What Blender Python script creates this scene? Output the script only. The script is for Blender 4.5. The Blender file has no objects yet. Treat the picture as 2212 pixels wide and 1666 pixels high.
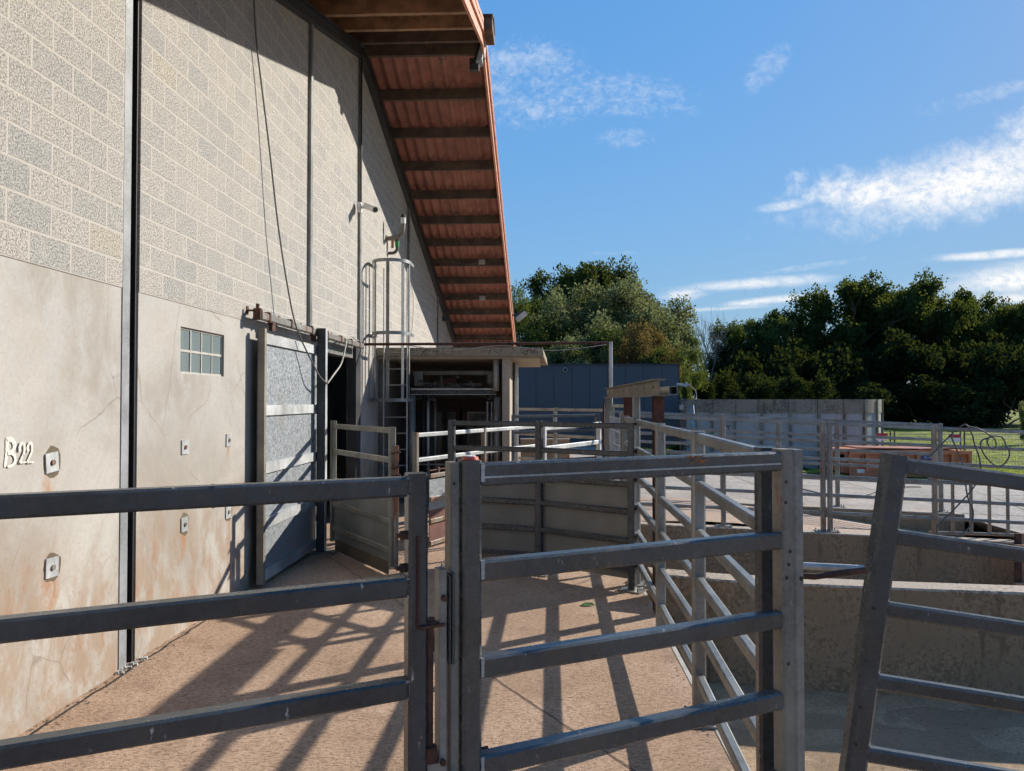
import bpy, math, random
from mathutils import Vector, Matrix, noise as mnoise
R = math.radians
sc = bpy.context.scene
col = sc.collection
# ------------------------------------------------------------------ camera
H = 2.015; F = 1600.; CX, CY = 1106., 833.
YAW = math.atan(66/1600); PIT = math.atan(32/1600)
cam = bpy.data.cameras.new('camera'); co = bpy.data.objects.new('camera', cam); col.objects.link(co)
co.location = (0, 0, H); co.rotation_euler = (math.pi/2+PIT, 0, YAW)
cam.sensor_width = 36; cam.lens = 36*F/2212; cam.clip_end = 2000; cam.clip_start = .05
sc.camera = co
def ray(px, py):
    u = (px-CX)/F; v = (CY-py)/F
    y = math.cos(PIT)-v*math.sin(PIT); z = math.sin(PIT)+v*math.cos(PIT)
    return (u*math.cos(YAW)-y*math.sin(YAW), u*math.sin(YAW)+y*math.cos(YAW), z)
# site survey: sight lines from the survey point, cut with a wall, a fence line or the ground
def atY(px, py, Y):
    r = ray(px, py); t = Y/r[1]; return Vector((r[0]*t, Y, H+r[2]*t))
def atX(px, py, X):
    r = ray(px, py); t = X/r[0]; return Vector((X, r[1]*t, H+r[2]*t))
def atZ(px, py, Z=0.):
    r = ray(px, py); t = (Z-H)/r[2]; return Vector((r[0]*t, r[1]*t, Z))
V = Vector
# ------------------------------------------------------------------ light
SUN = V((2.15, 1.44, 1.33)).normalized()
elev = math.asin(SUN.z); azim = math.atan2(SUN.x, SUN.y)
sl = bpy.data.lights.new('sun', 'SUN'); so = bpy.data.objects.new('sun', sl); col.objects.link(so)
sl.energy = 5.0; sl.angle = R(.53); sl.color = (1, .93, .82)
so.rotation_euler = SUN.to_track_quat('Z', 'Y').to_euler(); so.location = (0, 0, 30)
w = bpy.data.worlds.new('World'); sc.world = w; w.use_nodes = True
sc.view_settings.view_transform = 'Standard'; sc.view_settings.look = 'None'
sc.view_settings.exposure = .56; sc.view_settings.gamma = 1
# ------------------------------------------------------------------ node helper
class NT:
    def __init__(s, tree): s.t = tree; s.n = tree.nodes; s.l = tree.links
    def node(s, typ, **kw):
        n = s.n.new(typ)
        for k, v in kw.items(): setattr(n, k, v)
        return n
    def set(s, sock, v):
        if isinstance(v, bpy.types.NodeSocket): s.l.new(v, sock)
        elif isinstance(v, (tuple, list)) and sock.type == 'RGBA' and len(v) == 3: sock.default_value = (*v, 1)
        else: sock.default_value = v
    def math(s, op, a, b=0., c=None, clamp=False):
        n = s.node('ShaderNodeMath', operation=op, use_clamp=clamp)
        s.set(n.inputs[0], a); s.set(n.inputs[1], b)
        if c is not None: s.set(n.inputs[2], c)
        return n.outputs[0]
    def mix(s, f, a, b, mode='MIX'):
        n = s.node('ShaderNodeMix', data_type='RGBA', blend_type=mode)
        s.set(n.inputs[0], f); s.set(n.inputs[6], a); s.set(n.inputs[7], b)
        return n.outputs[2]
    def ramp(s, f, a, b):
        n = s.node('ShaderNodeMapRange', interpolation_type='SMOOTHSTEP')
        s.set(n.inputs[0], f); n.inputs[1].default_value = a; n.inputs[2].default_value = b
        return n.outputs[0]
    def noise(s, vec, scale, detail=4, rough=.55, dist=0.):
        n = s.node('ShaderNodeTexNoise')
        if vec is not None: s.set(n.inputs['Vector'], vec)
        n.inputs['Scale'].default_value = scale; n.inputs['Detail'].default_value = detail
        n.inputs['Roughness'].default_value = rough; n.inputs['Distortion'].default_value = dist
        return n.outputs[0]
    def vor(s, vec, scale, out='Distance', feature='F1'):
        n = s.node('ShaderNodeTexVoronoi', feature=feature); s.set(n.inputs['Vector'], vec)
        n.inputs['Scale'].default_value = scale
        return n.outputs[out]
    def pos(s):
        return s.node('ShaderNodeNewGeometry').outputs['Position']
    def scale(s, vec, sx, sy, sz):
        n = s.node('ShaderNodeVectorMath', operation='MULTIPLY'); s.set(n.inputs[0], vec); n.inputs[1].default_value = (sx, sy, sz)
        return n.outputs[0]
    def sep(s, vec):
        n = s.node('ShaderNodeSeparateXYZ'); s.set(n.inputs[0], vec); return n.outputs
    def comb(s, x, y, z):
        n = s.node('ShaderNodeCombineXYZ'); s.set(n.inputs[0], x); s.set(n.inputs[1], y); s.set(n.inputs[2], z); return n.outputs[0]
def newmat(name, rough=.6, metal=0., spec=.5):
    m = bpy.data.materials.new(name); m.use_nodes = True
    t = NT(m.node_tree); b = t.n['Principled BSDF']
    b.inputs['Roughness'].default_value = rough; b.inputs['Metallic'].default_value = metal
    b.inputs['Specular IOR Level'].default_value = spec
    return m, t, b
def bump(t, b, h, strength=.3, dist=.01):
    n = t.node('ShaderNodeBump'); n.inputs['Strength'].default_value = strength; n.inputs['Distance'].default_value = dist
    t.set(n.inputs['Height'], h); t.l.new(n.outputs[0], b.inputs['Normal'])
M = {}
def simple(name, c, rough=.6, metal=0., var=.25, sc_=3., spots=None, bumpk=.15):
    m, t, b = newmat(name, rough, metal); p = t.pos()
    n1 = t.noise(p, sc_, 5); n2 = t.noise(p, sc_*14, 3)
    f = t.ramp(t.math('ADD', t.math('MULTIPLY', n1, .65), t.math('MULTIPLY', n2, .35)), .3, .7)
    lo = tuple(v*(1-var) for v in c); hi = tuple(min(1, v*(1+var)) for v in c)
    cc = t.mix(f, lo, hi)
    if spots:
        sp = t.ramp(t.noise(p, spots[1], 5, .65), spots[2], spots[2]+.08)
        cc = t.mix(sp, cc, spots[0])
    t.set(b.inputs['Base Color'], cc)
    t.set(b.inputs['Roughness'], t.math('ADD', rough-.1, t.math('MULTIPLY', n1, .2)))
    if bumpk: bump(t, b, n2, bumpk, .004)
    M[name] = m; return m
def galv(name, c, metal=.45, rough=.42, rust=0., splash=.3, dirt=.5):
    m, t, b = newmat(name, rough, metal); p = t.pos()
    ps = t.scale(p, 1, 1, .35)
    n1 = t.noise(p, 2.2, 5, .6); n2 = t.noise(p, 22, 4, .6); sp = t.vor(p, 70, 'Color')
    spv = t.sep(sp)[0]
    cc = t.mix(t.ramp(n1, .3, .72), tuple(v*.62 for v in c), tuple(v*1.25 for v in c))
    cc = t.mix(t.math('MULTIPLY', spv, .28), cc, tuple(v*1.6 for v in c))
    cc = t.mix(t.math('MULTIPLY', t.ramp(t.noise(ps, 5, 5, .65), .5, .7), dirt), cc, (.105, .085, .06))
    wh = t.math('MULTIPLY', t.ramp(t.noise(ps, 34, 4, .7), .64, .74), splash)
    cc = t.mix(wh, cc, (.62, .61, .58))
    if rust:
        rf = t.ramp(t.noise(ps, 4.5, 6, .7), .62-.2*rust, .68-.12*rust)
        cc = t.mix(rf, cc, t.mix(n2, (.10, .03, .014), (.28, .11, .05)))
        t.set(b.inputs['Metallic'], t.math('SUBTRACT', metal, t.math('MULTIPLY', rf, metal)))
    t.set(b.inputs['Base Color'], cc)
    t.set(b.inputs['Roughness'], t.math('ADD', rough-.12, t.math('MULTIPLY', n2, .3)))
    bump(t, b, t.math('ADD', n2, t.math('MULTIPLY', spv, .15)), .12, .004)
    M[name] = m; return m
galv('galv', (.22, .225, .22)); galv('galv_worn', (.22, .215, .195), rust=.3, dirt=.6)
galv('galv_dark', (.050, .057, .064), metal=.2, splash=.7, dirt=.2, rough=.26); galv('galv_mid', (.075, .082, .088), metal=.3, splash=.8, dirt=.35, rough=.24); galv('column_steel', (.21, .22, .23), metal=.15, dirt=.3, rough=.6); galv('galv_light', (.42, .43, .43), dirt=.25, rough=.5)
galv('galv_rust', (.26, .23, .19), rust=.75); galv('beige_steel', (.19, .175, .145), metal=.2, rust=.12, rough=.55)
simple('rust', (.07, .028, .017), .85, 0, .65, 9, ((.16, .12, .09), 6, .62)); simple('dark_steel', (.045, .047, .05), .5, .3, .4)
simple('black', (.012, .012, .013), .6); simple('white_plastic', (.72, .72, .70), .4, 0, .08)
simple('cable', (.10, .098, .092), .7); simple('rope', (.33, .31, .28), .9)
simple('green_plastic', (.02, .28, .06), .4); simple('grey_box', (.3, .3, .29), .6)
simple('wood_warm', (.26, .155, .09), .8, 0, .45, 5); simple('wood_dark', (.085, .06, .045), .85, 0, .5, 4)
simple('pallet_wood', (.34, .2, .12), .85, 0, .45, 6); simple('bark', (.085, .07, .055), .9, 0, .4, 6)
simple('fascia_paint', (.52, .235, .155), .75, 0, .22, 5, ((.2, .15, .11), 6, .6))
simple('tile', (.29, .125, .095), .85, 0, .3, 2.5, ((.15, .10, .075), 3, .6)); simple('moss_tile', (.11, .07, .045), .9, 0, .6, 6)
simple('orange_paint', (.46, .165, .07), .6, 0, .22, 3, ((.28, .11, .06), 3.5, .63)); simple('orange_lid', (.30, .095, .055), .6, 0, .25, 2)
simple('blue_cladding', (.031, .055, .078), .45, .0, .1, .6, bumpk=0); simple('blue_trim', (.010, .02, .034), .5, 0, .1)
simple('brown_frame', (.06, .022, .015), .6); simple('paint_white', (.8, .77, .7), .8, 0, .15, 30)
simple('red_plastic', (.45, .06, .025), .25, 0, .1); simple('red_sign', (.4, .03, .03), .5); simple('blue_sign', (.01, .07, .35), .4)
simple('yellow_sign', (.6, .45, .05), .5); simple('logo_blue', (.02, .05, .3), .5); simple('letter_black', (.02, .018, .016), .7)
simple('red_paint', (.14, .058, .046), .6, .1, .3, 4, ((.4, .42, .42), 5, .66)); simple('green_leaf', (.05, .12, .03), .6)
simple('dry_leaf', (.28, .12, .05), .8); simple('rubber', (.10, .078, .05), .9); simple('stone', (.4, .38, .35), .9, 0, .4, 20)
simple('curb', (.36, .34, .31), .85, 0, .2, 8)
m, t, b = newmat('worn_paint', .9, 0, .2); p = t.pos(); f = t.ramp(t.noise(p, 70, 5, .8), .38, .52)
t.set(b.inputs['Base Color'], t.mix(f, (.33, .305, .27), (.66, .62, .55))); M['worn_paint'] = m
simple('pale_joint', (.38, .36, .325), .9, 0, .15, 20)
# glass block
m, t, b = newmat('glass_block', .08, 0, .8); p = t.pos(); y = t.sep(p)[1]
st = t.math('SINE', t.math('MULTIPLY', y, 2*math.pi/.021))
t.set(b.inputs['Base Color'], t.mix(t.ramp(st, -.6, .9), (.07, .095, .10), (.30, .36, .36))); bump(t, b, st, .6, .003); M['glass'] = m
m, t, b = newmat('window_glass', .1, 0, .6); t.set(b.inputs['Base Color'], t.mix(t.ramp(t.noise(t.pos(), 1.5, 4), .35, .7), (.03, .035, .04), (.09, .09, .085))); M['window_glass'] = m
# lit green lamp
m = bpy.data.materials.new('green_lamp'); m.use_nodes = True; t = NT(m.node_tree); b = t.n['Principled BSDF']
b.inputs['Base Color'].default_value = (.02, .4, .12, 1); b.inputs['Emission Color'].default_value = (.05, 1, .25, 1); b.inputs['Emission Strength'].default_value = 2.5; M['green_lamp'] = m
# block wall
def mat_block():
    m, t, b = newmat('porous_block', .95, 0, .2); p = t.pos(); s = t.sep(p)
    br = t.node('ShaderNodeTexBrick'); br.offset = .5
    wob = t.math('MULTIPLY', t.math('SUBTRACT', t.noise(p, 3, 2), .5), .012)
    t.set(br.inputs['Vector'], t.comb(t.math('ADD', s[1], wob), t.math('ADD', t.math('ADD', s[2], .14), wob), 0.))
    br.inputs['Scale'].default_value = 1; br.inputs['Brick Width'].default_value = .4; br.inputs['Row Height'].default_value = .2
    br.inputs['Mortar Size'].default_value = .0105; br.inputs['Mortar Smooth'].default_value = .25; br.inputs['Bias'].default_value = 0
    br.inputs['Color1'].default_value = (0, 0, 0, 1); br.inputs['Color2'].default_value = (1, 1, 1, 1); br.inputs['Mortar'].default_value = (.5, .5, .5, 1)
    rnd = t.sep(br.outputs['Color'])[0]; fac = br.outputs['Fac']
    base = t.mix(rnd, (.52, .515, .495), (.66, .625, .565))
    base = t.mix(t.ramp(rnd, .95, .98), base, (.63, .585, .49))
    base = t.mix(t.math('MULTIPLY', t.ramp(t.noise(p, 1.1, 4), .4, .7), .3), base, (.62, .58, .53))
    hole = t.ramp(t.noise(p, 76, 5, .85), .41, .53)
    fine = t.ramp(t.noise(p, 260, 2, .8), .35, .65)
    hf = t.math('MULTIPLY', t.math('MULTIPLY', hole, t.math('ADD', .5, t.math('MULTIPLY', fine, .5))), 1.)
    cc = t.mix(hf, (.145, .136, .122), base)
    cc = t.mix(t.math('MULTIPLY', t.ramp(t.noise(p, 7, 4, .6), .55, .75), .4), cc, (.56, .53, .49))
    cc = t.mix(fac, cc, (.53, .495, .45))
    edge = t.math('MULTIPLY', t.ramp(fac, .05, .4), t.math('SUBTRACT', 1, t.ramp(fac, .6, 1)))
    cc = t.mix(t.math('MULTIPLY', edge, .85), cc, (.15, .135, .12))
    t.set(b.inputs['Base Color'], cc)
    bump(t, b, t.math('ADD', t.math('MULTIPLY', hf, .6), t.math('MULTIPLY', fac, -.4)), .7, .008)
    M['block'] = m
mat_block()
def mat_panel():
    m, t, b = newmat('concrete_panel', .8, 0, .3); p = t.pos(); s = t.sep(p); z = s[2]
    n1 = t.noise(p, .9, 6, .6, .6); n2 = t.noise(t.scale(p, 1, 1.5, .8), 3.2, 6, .68, .4)
    cc = t.mix(t.ramp(n1, .35, .68), (.28, .257, .225), (.40, .38, .345))
    up = t.ramp(z, 1.3, 2.3); cc = t.mix(t.math('MULTIPLY', up, t.ramp(n2, .35, .7)), cc, (.36, .352, .335))
    # splash dirt on the lower part
    low = t.math('SUBTRACT', 1, t.ramp(t.math('ADD', z, t.math('MULTIPLY', t.math('SUBTRACT', n1, .5), 1.3)), .5, 1.5))
    cc = t.mix(t.math('MULTIPLY', low, t.math('MULTIPLY', t.ramp(n2, .36, .6), .76)), cc, (.26, .175, .11))
    cc = t.mix(t.math('MULTIPLY', t.ramp(t.noise(t.scale(p, 1, 2.2, .9), 1.9, 6, .72), .52, .64), t.math('MULTIPLY', low, .6)), cc, (.27, .14, .075))
    pit = t.ramp(t.noise(p, 40, 4, .75), .58, .67)
    cc = t.mix(t.math('MULTIPLY', pit, t.math('ADD', .35, t.math('MULTIPLY', low, .4))), cc, (.2, .14, .10))
    # hair scratches and cracks
    v = t.vor(t.mix(.1, p, t.comb(t.noise(p, 2, 4), t.noise(p, 3, 4), t.noise(p, 4, 4))), 1.3, 'Distance', 'DISTANCE_TO_EDGE')
    cr = t.math('MULTIPLY', t.math('SUBTRACT', 1, t.ramp(v, .0, .009)), t.ramp(t.noise(p, 1.1, 2), .48, .58))
    cc = t.mix(t.math('MULTIPLY', cr, .75), cc, (.2, .16, .12))
    sc1 = t.ramp(t.noise(p, 30, 6, .85), .42, .6)
    cc = t.mix(t.math('MULTIPLY', sc1, .16), cc, (.19, .165, .14))
    hole = t.math('SUBTRACT', 1, t.ramp(t.vor(p, 7.5), .035, .06)); gate_ = t.ramp(t.noise(p, 1.9, 2), .52, .6)
    cc = t.mix(t.math('MULTIPLY', hole, gate_), cc, (.13, .07, .035))
    for (px, py, hw, ln) in [(110, 1004, .10, .42), (110, 1232, .10, .40), (397, 1138, .07, .3), (398, 970, .05, .2), (493, 955, .05, .2)]:
        q = atX(px, py, -3.15); dy = t.math('ABSOLUTE', t.math('ADD', t.math('SUBTRACT', s[1], q.y), t.math('MULTIPLY', t.math('SUBTRACT', t.noise(p, 9, 3), .5), .1)))
        dz = t.math('SUBTRACT', q.z-.03, z); f = t.math('MULTIPLY', t.math('SUBTRACT', 1, t.ramp(dy, hw*.3, hw)), t.math('MULTIPLY', t.ramp(dz, -.02, .05), t.math('SUBTRACT', 1, t.ramp(dz, ln*.3, ln))))
        cc = t.mix(t.math('MULTIPLY', f, t.math('MULTIPLY', t.ramp(n2, .35, .6), .8)), cc, (.30, .145, .06))
    t.set(b.inputs['Base Color'], cc); bump(t, b, t.math('ADD', n2, t.math('MULTIPLY', pit, -.3)), .25, .01)
    M['panel'] = m
mat_panel()
def mat_floor(name, c1, c2, dark, joint=None, gr=(26, 8), patch=.45):
    m, t, b = newmat(name, .9, 0, .25); p = t.pos(); s = t.sep(p)
    n1 = t.noise(p, .8, 5, .6); n3 = t.noise(p, 110, 3, .7)
    g = t.noise(t.scale(p, 1, 2.4, 1), gr[0], 6, .82, .6)
    cc = t.mix(t.ramp(n1, .35, .68), c1, c2)
    cc = t.mix(t.math('MULTIPLY', t.ramp(g, .52, .42), .85), cc, dark)
    cc = t.mix(t.math('MULTIPLY', t.ramp(n3, .45, .30), .7), cc, tuple(v*.7 for v in dark))
    cc = t.mix(t.math('MULTIPLY', t.ramp(n3, .58, .70), .45), cc, tuple(min(1, v*1.5) for v in c2))
    cc = t.mix(t.math('MULTIPLY', t.ramp(t.noise(p, 2.4, 5, .7), .52, .72), patch), cc, dark)
    if name == 'pit_floor':
        pc = t.sep(t.vor(t.scale(p, 1, 1.6, 1), 2.6, 'Color'))[0]; cc = t.mix(t.math('MULTIPLY', t.ramp(pc, .4, .6), .45), cc, dark)
    if joint:
        for (ax, off, per) in joint:
            d = t.math('ABSOLUTE', t.math('SUBTRACT', t.math('MODULO', t.math('ADD', t.math('ADD', s[ax], 100*per-off), t.math('MULTIPLY', t.math('SUBTRACT', t.noise(p, 5, 4, .7), .5), .03)), per), per/2))
            cc = t.mix(t.math('MULTIPLY', t.math('SUBTRACT', 1, t.ramp(d, .012, .05)), .8), cc, (.10, .095, .05))
    t.set(b.inputs['Base Color'], cc); bump(t, b, t.math('ADD', g, t.math('MULTIPLY', n3, .5)), .9, .014)
    M[name] = m
mat_floor('slab_floor', (.42, .285, .195), (.56, .395, .285), (.18, .112, .07))
mat_floor('pit_floor', (.43, .305, .19), (.54, .39, .25), (.22, .145, .09), patch=.8)
mat_floor('race_floor', (.45, .33, .25), (.5, .38, .29), (.25, .17, .12))
mat_floor('yard_floor', (.35, .305, .265), (.46, .405, .35), (.2, .17, .145), joint=[(0, 1.0, 3.1), (1, .4, 2.1)], gr=(9, 8), patch=.55)
def mat_stained(name, base, dark, k=.75, streak=True):
    m, t, b = newmat(name, .92, 0, .25); p = t.pos(); s = t.sep(p)
    n1 = t.noise(p, 1.2, 5, .6); n2 = t.noise(p, 24, 6, .82, .3)
    cc = t.mix(t.ramp(n1, .35, .7), tuple(v*.8 for v in base), tuple(v*1.15 for v in base))
    f = t.ramp(t.math('ADD', n2, t.math('MULTIPLY', t.math('SUBTRACT', n1, .5), .6)), .47, .60)
    cc = t.mix(t.math('MULTIPLY', f, k), cc, dark)
    if streak:
        ss = t.ramp(t.noise(t.scale(p, 1, 1, .12), 7, 4, .65), .55, .7)
        cc = t.mix(t.math('MULTIPLY', ss, .5), cc, dark)
    v = t.math('SUBTRACT', 1, t.ramp(t.vor(p, 9), .04, .07))
    cc = t.mix(t.math('MULTIPLY', v, .6), cc, tuple(q*.5 for q in dark))
    t.set(b.inputs['Base Color'], cc); bump(t, b, n2, .5, .01); M[name] = m
mat_stained('stained_wall', (.31, .22, .138), (.075, .052, .032), .58); mat_stained('wall_cap', (.46, .38, .30), (.12, .09, .065), .8, False)
mat_stained('mossy_slab', (.33, .28, .21), (.06, .05, .035), .85, False); mat_stained('plain_concrete', (.42, .36, .29), (.2, .17, .13), .4)
mat_stained('tank_band', (.26, .245, .20), (.05, .045, .035), .8); mat_stained('tank_panel', (.34, .365, .365), (.16, .165, .155), .4)
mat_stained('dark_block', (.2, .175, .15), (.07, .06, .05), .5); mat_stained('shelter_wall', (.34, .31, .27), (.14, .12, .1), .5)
def mat_sheet():
    m, t, b = newmat('spangle_sheet', .4, .45, .5); p = t.pos()
    v = t.sep(t.vor(t.scale(p, 1, 1, .6), 75, 'Color'))[0]; n = t.noise(p, 60, 4, .7)
    cc = t.mix(t.ramp(t.math('ADD', t.math('MULTIPLY', v, .5), t.math('MULTIPLY', n, .5)), .3, .7), (.25, .275, .295), (.345, .365, .385))
    cc = t.mix(t.math('MULTIPLY', t.ramp(t.noise(t.scale(p, 1, 1, .4), 3, 5), .55, .75), .4), cc, (.2, .17, .13))
    t.set(b.inputs['Base Color'], cc); t.set(b.inputs['Roughness'], t.math('ADD', .33, t.math('MULTIPLY', v, .25)))
    M['sheet'] = m
mat_sheet()
def mat_board():
    m, t, b = newmat('dull_board', .6, .1, .4); p = t.pos()
    cc = t.mix(t.ramp(t.noise(p, 1.6, 5), .35, .7), (.15, .145, .13), (.21, .205, .185))
    sp = t.ramp(t.noise(p, 38, 3, .7), .66, .72); cc = t.mix(t.math('MULTIPLY', sp, .7), cc, (.09, .06, .035))
    t.set(b.inputs['Base Color'], cc); M['board'] = m
mat_board()
def mat_leaf(name, c1, c2, trans=.35, tint=(.35, .42, .05)):
    m = bpy.data.materials.new(name); m.use_nodes = True; t = NT(m.node_tree); t.n.clear()
    out = t.node('ShaderNodeOutputMaterial'); p = t.pos()
    oi = t.node('ShaderNodeObjectInfo').outputs['Random']
    f = t.math('ADD', t.math('MULTIPLY', t.ramp(t.noise(p, .55, 3), .3, .7), .6), t.math('MULTIPLY', t.noise(p, 3.2, 2), .4))
    cc = t.mix(f, c1, c2); cc = t.mix(t.math('MULTIPLY', oi, .25), cc, tuple(v*.55 for v in c1))
    d = t.node('ShaderNodeBsdfDiffuse'); t.set(d.inputs[0], cc)
    tr = t.node('ShaderNodeBsdfTranslucent'); t.set(tr.inputs[0], t.mix(.5, cc, tint))
    mx = t.node('ShaderNodeMixShader'); mx.inputs[0].default_value = trans
    t.l.new(d.outputs[0], mx.inputs[1]); t.l.new(tr.outputs[0], mx.inputs[2]); t.l.new(mx.outputs[0], out.inputs[0]); M[name] = m
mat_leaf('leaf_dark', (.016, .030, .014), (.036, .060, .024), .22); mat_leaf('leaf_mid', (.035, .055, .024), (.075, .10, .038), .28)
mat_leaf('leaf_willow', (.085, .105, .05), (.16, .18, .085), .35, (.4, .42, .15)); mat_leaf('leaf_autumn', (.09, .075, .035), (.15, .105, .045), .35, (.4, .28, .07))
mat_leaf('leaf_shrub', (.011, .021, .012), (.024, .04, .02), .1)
def mat_grass():
    m, t, b = newmat('grass', .9, 0, .1); p = t.pos()
    f = t.ramp(t.noise(t.scale(p, .6, 1.6, 1), .8, 6, .7), .32, .68); g = t.noise(t.scale(p, .5, 1.2, 1), 5, 5, .75)
    cc = t.mix(f, (.16, .22, .02), (.42, .45, .08)); cc = t.mix(t.ramp(g, .56, .44), cc, (.03, .045, .015))
    cc = t.mix(t.math('MULTIPLY', t.ramp(t.noise(p, .35, 4), .5, .66), .6), cc, (.27, .25, .11))
    t.set(b.inputs['Base Color'], cc); bump(t, b, g, 1., .12); M['grass'] = m
mat_grass()
# ------------------------------------------------------------------ mesh builder
class MB:
    def __init__(s): s.v = []; s.f = []; s.uv = None
    def add(s, vs, fs):
        o = len(s.v); s.v += [tuple(q) for q in vs]; s.f += [tuple(i+o for i in f) for f in fs]; return s
    def box(s, a, b_):
        x0, y0, z0 = [min(a[i], b_[i]) for i in range(3)]; x1, y1, z1 = [max(a[i], b_[i]) for i in range(3)]
        return s.add([(x0,y0,z0),(x1,y0,z0),(x1,y1,z0),(x0,y1,z0),(x0,y0,z1),(x1,y0,z1),(x1,y1,z1),(x0,y1,z1)],
                     [(0,3,2,1),(4,5,6,7),(0,1,5,4),(1,2,6,5),(2,3,7,6),(3,0,4,7)])
    def obox(s, c, ax, ay, az):
        c, ax, ay, az = V(c), V(ax)/2, V(ay)/2, V(az)/2
        vs = [c+i*ax+j*ay+k*az for k in (-1, 1) for j in (-1, 1) for i in (-1, 1)]
        return s.add(vs, [(0,2,3,1),(4,5,7,6),(0,1,5,4),(1,3,7,5),(3,2,6,7),(2,0,4,6)])
    def beam(s, p, q, w_, h_, ch=.18, up=(0, 0, 1)):
        p, q = V(p), V(q); d = (q-p).normalized(); up = V(up)
        if abs(d.dot(up)) > .95: up = V((0, 1, 0)) if abs(d.y) < .9 else V((1, 0, 0))
        r = d.cross(up).normalized(); u = r.cross(d).normalized()
        c = min(w_, h_)*ch; a, b_ = w_/2, h_/2
        pr = [(a-c, -b_), (a, -b_+c), (a, b_-c), (a-c, b_), (-a+c, b_), (-a, b_-c), (-a, -b_+c), (-a+c, -b_)]
        vs = [e+r*x+u*z for e in (p, q) for x, z in pr]
        fs = [tuple((i, (i+1) % 8, (i+1) % 8+8, i+8)) for i in range(8)]+[tuple(range(7, -1, -1)), tuple(range(8, 16))]
        return s.add(vs, fs)
    def post(s, x, y, z0, z1, w_, d_=None, ang=0., ch=.15):
        d_ = d_ or w_
        return s.beam((x, y, z0), (x, y, z1), w_, d_, ch, up=(-math.sin(ang), math.cos(ang), 0)) if False else s.vpost(x, y, z0, z1, w_, d_, ang, ch)
    def vpost(s, x, y, z0, z1, w_, d_, ang, ch):
        c = min(w_, d_)*ch; a, b_ = w_/2, d_/2; ca, sa = math.cos(ang), math.sin(ang)
        pr = [(a-c, -b_), (a, -b_+c), (a, b_-c), (a-c, b_), (-a+c, b_), (-a, b_-c), (-a, -b_+c), (-a+c, -b_)]
        vs = [(x+u*ca-v*sa, y+u*sa+v*ca, z) for z in (z0, z1) for u, v in pr]
        fs = [(i, (i+1) % 8, (i+1) % 8+8, i+8) for i in range(8)]+[tuple(range(7, -1, -1)), tuple(range(8, 16))]
        return s.add(vs, fs)
    def tube(s, pts, r, n=8, r1=None):
        pts = [V(p) for p in pts]; rings = []; prev = None; N = len(pts)
        for i, p in enumerate(pts):
            d = (pts[min(i+1, N-1)]-pts[max(i-1, 0)])
            if d.length < 1e-9: d = V((0, 0, 1))
            d.normalize()
            if prev is None: u = d.orthogonal().normalized()
            else:
                u = prev-d*prev.dot(d)
                u = u.normalized() if u.length > 1e-6 else d.orthogonal().normalized()
            prev = u; v = d.cross(u); rr = r if r1 is None else r+(r1-r)*i/(N-1)
            rings.append([p+(u*math.cos(2*math.pi*k/n)+v*math.sin(2*math.pi*k/n))*rr for k in range(n)])
        vs = [q for rg in rings for q in rg]
        fs = [(i*n+k, i*n+(k+1) % n, (i+1)*n+(k+1) % n, (i+1)*n+k) for i in range(N-1) for k in range(n)]
        fs += [tuple(range(n-1, -1, -1)), tuple((N-1)*n+k for k in range(n))]
        return s.add(vs, fs)
    def build(s, name, mat, parent=None, smooth=False):
        me = bpy.data.meshes.new(name); root = parent
        while root is not None and root.parent: root = root.parent
        o3 = V(root.location) if root is not None else V((0, 0, 0))
        me.from_pydata([(a-o3.x, b_-o3.y, c-o3.z) for a, b_, c in s.v], [], s.f); me.update()
        if smooth:
            for p in me.polygons: p.use_smooth = True
        me.materials.append(M[mat] if isinstance(mat, str) else mat)
        o = bpy.data.objects.new(name, me); col.objects.link(o)
        if parent is not None: o.parent = parent
        return o
def tag(o, label=None, cat=None, group=None, kind=None):
    if label: o['label'] = label
    if cat: o['category'] = cat
    if group: o['group'] = group
    if kind: o['kind'] = kind
    return o
def thing(name, loc, label, cat, group=None):
    o = bpy.data.objects.new(name, None); col.objects.link(o); o.location = loc; o.empty_display_size = .2
    return tag(o, label, cat, group)
def copy_tree(o, parent=None):
    c = o.copy(); col.objects.link(c)
    if parent is not None: c.parent = parent
    for ch in [q for q in o.children]: copy_tree(ch, c)
    return c
def smoothpts(pts, n=6):
    pts = [V(p) for p in pts]; P_ = [pts[0]]+pts+[pts[-1]]; out = []
    for i in range(1, len(P_)-2):
        a, b_, c, d = P_[i-1:i+3]
        for k in range(n):
            t_ = k/n
            out.append(.5*((2*b_)+(c-a)*t_+(2*a-5*b_+4*c-d)*t_*t_+(3*b_-a-3*c+d)*t_**3))
    out.append(pts[-1]); return out
def text_mesh(s, size, mat, parent, origin, xdir, updir, name='lettering', extr=.002, fit=None):
    cu = bpy.data.curves.new(name, 'FONT'); cu.body = s; cu.size = size; cu.extrude = extr; cu.align_x = 'CENTER'; cu.align_y = 'CENTER'
    to = bpy.data.objects.new('tmp', cu); col.objects.link(to); bpy.context.view_layer.update()
    me = bpy.data.meshes.new_from_object(to.evaluated_get(bpy.context.evaluated_depsgraph_get())); bpy.data.objects.remove(to)
    xd, ud = V(xdir).normalized(), V(updir).normalized(); nd = xd.cross(ud)
    root = parent
    while root.parent: root = root.parent
    o3 = V(origin)-V(root.location)
    for v in me.vertices: v.co = o3+xd*v.co.x+ud*v.co.y+nd*v.co.z
    me.materials.clear(); me.materials.append(M[mat]); o = bpy.data.objects.new(name, me); col.objects.link(o); o.parent = parent
    return o

# ================================================================== GROUND
WX = -3.15
def zg(x): return -.0405*x if x > 0 else 0.
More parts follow.
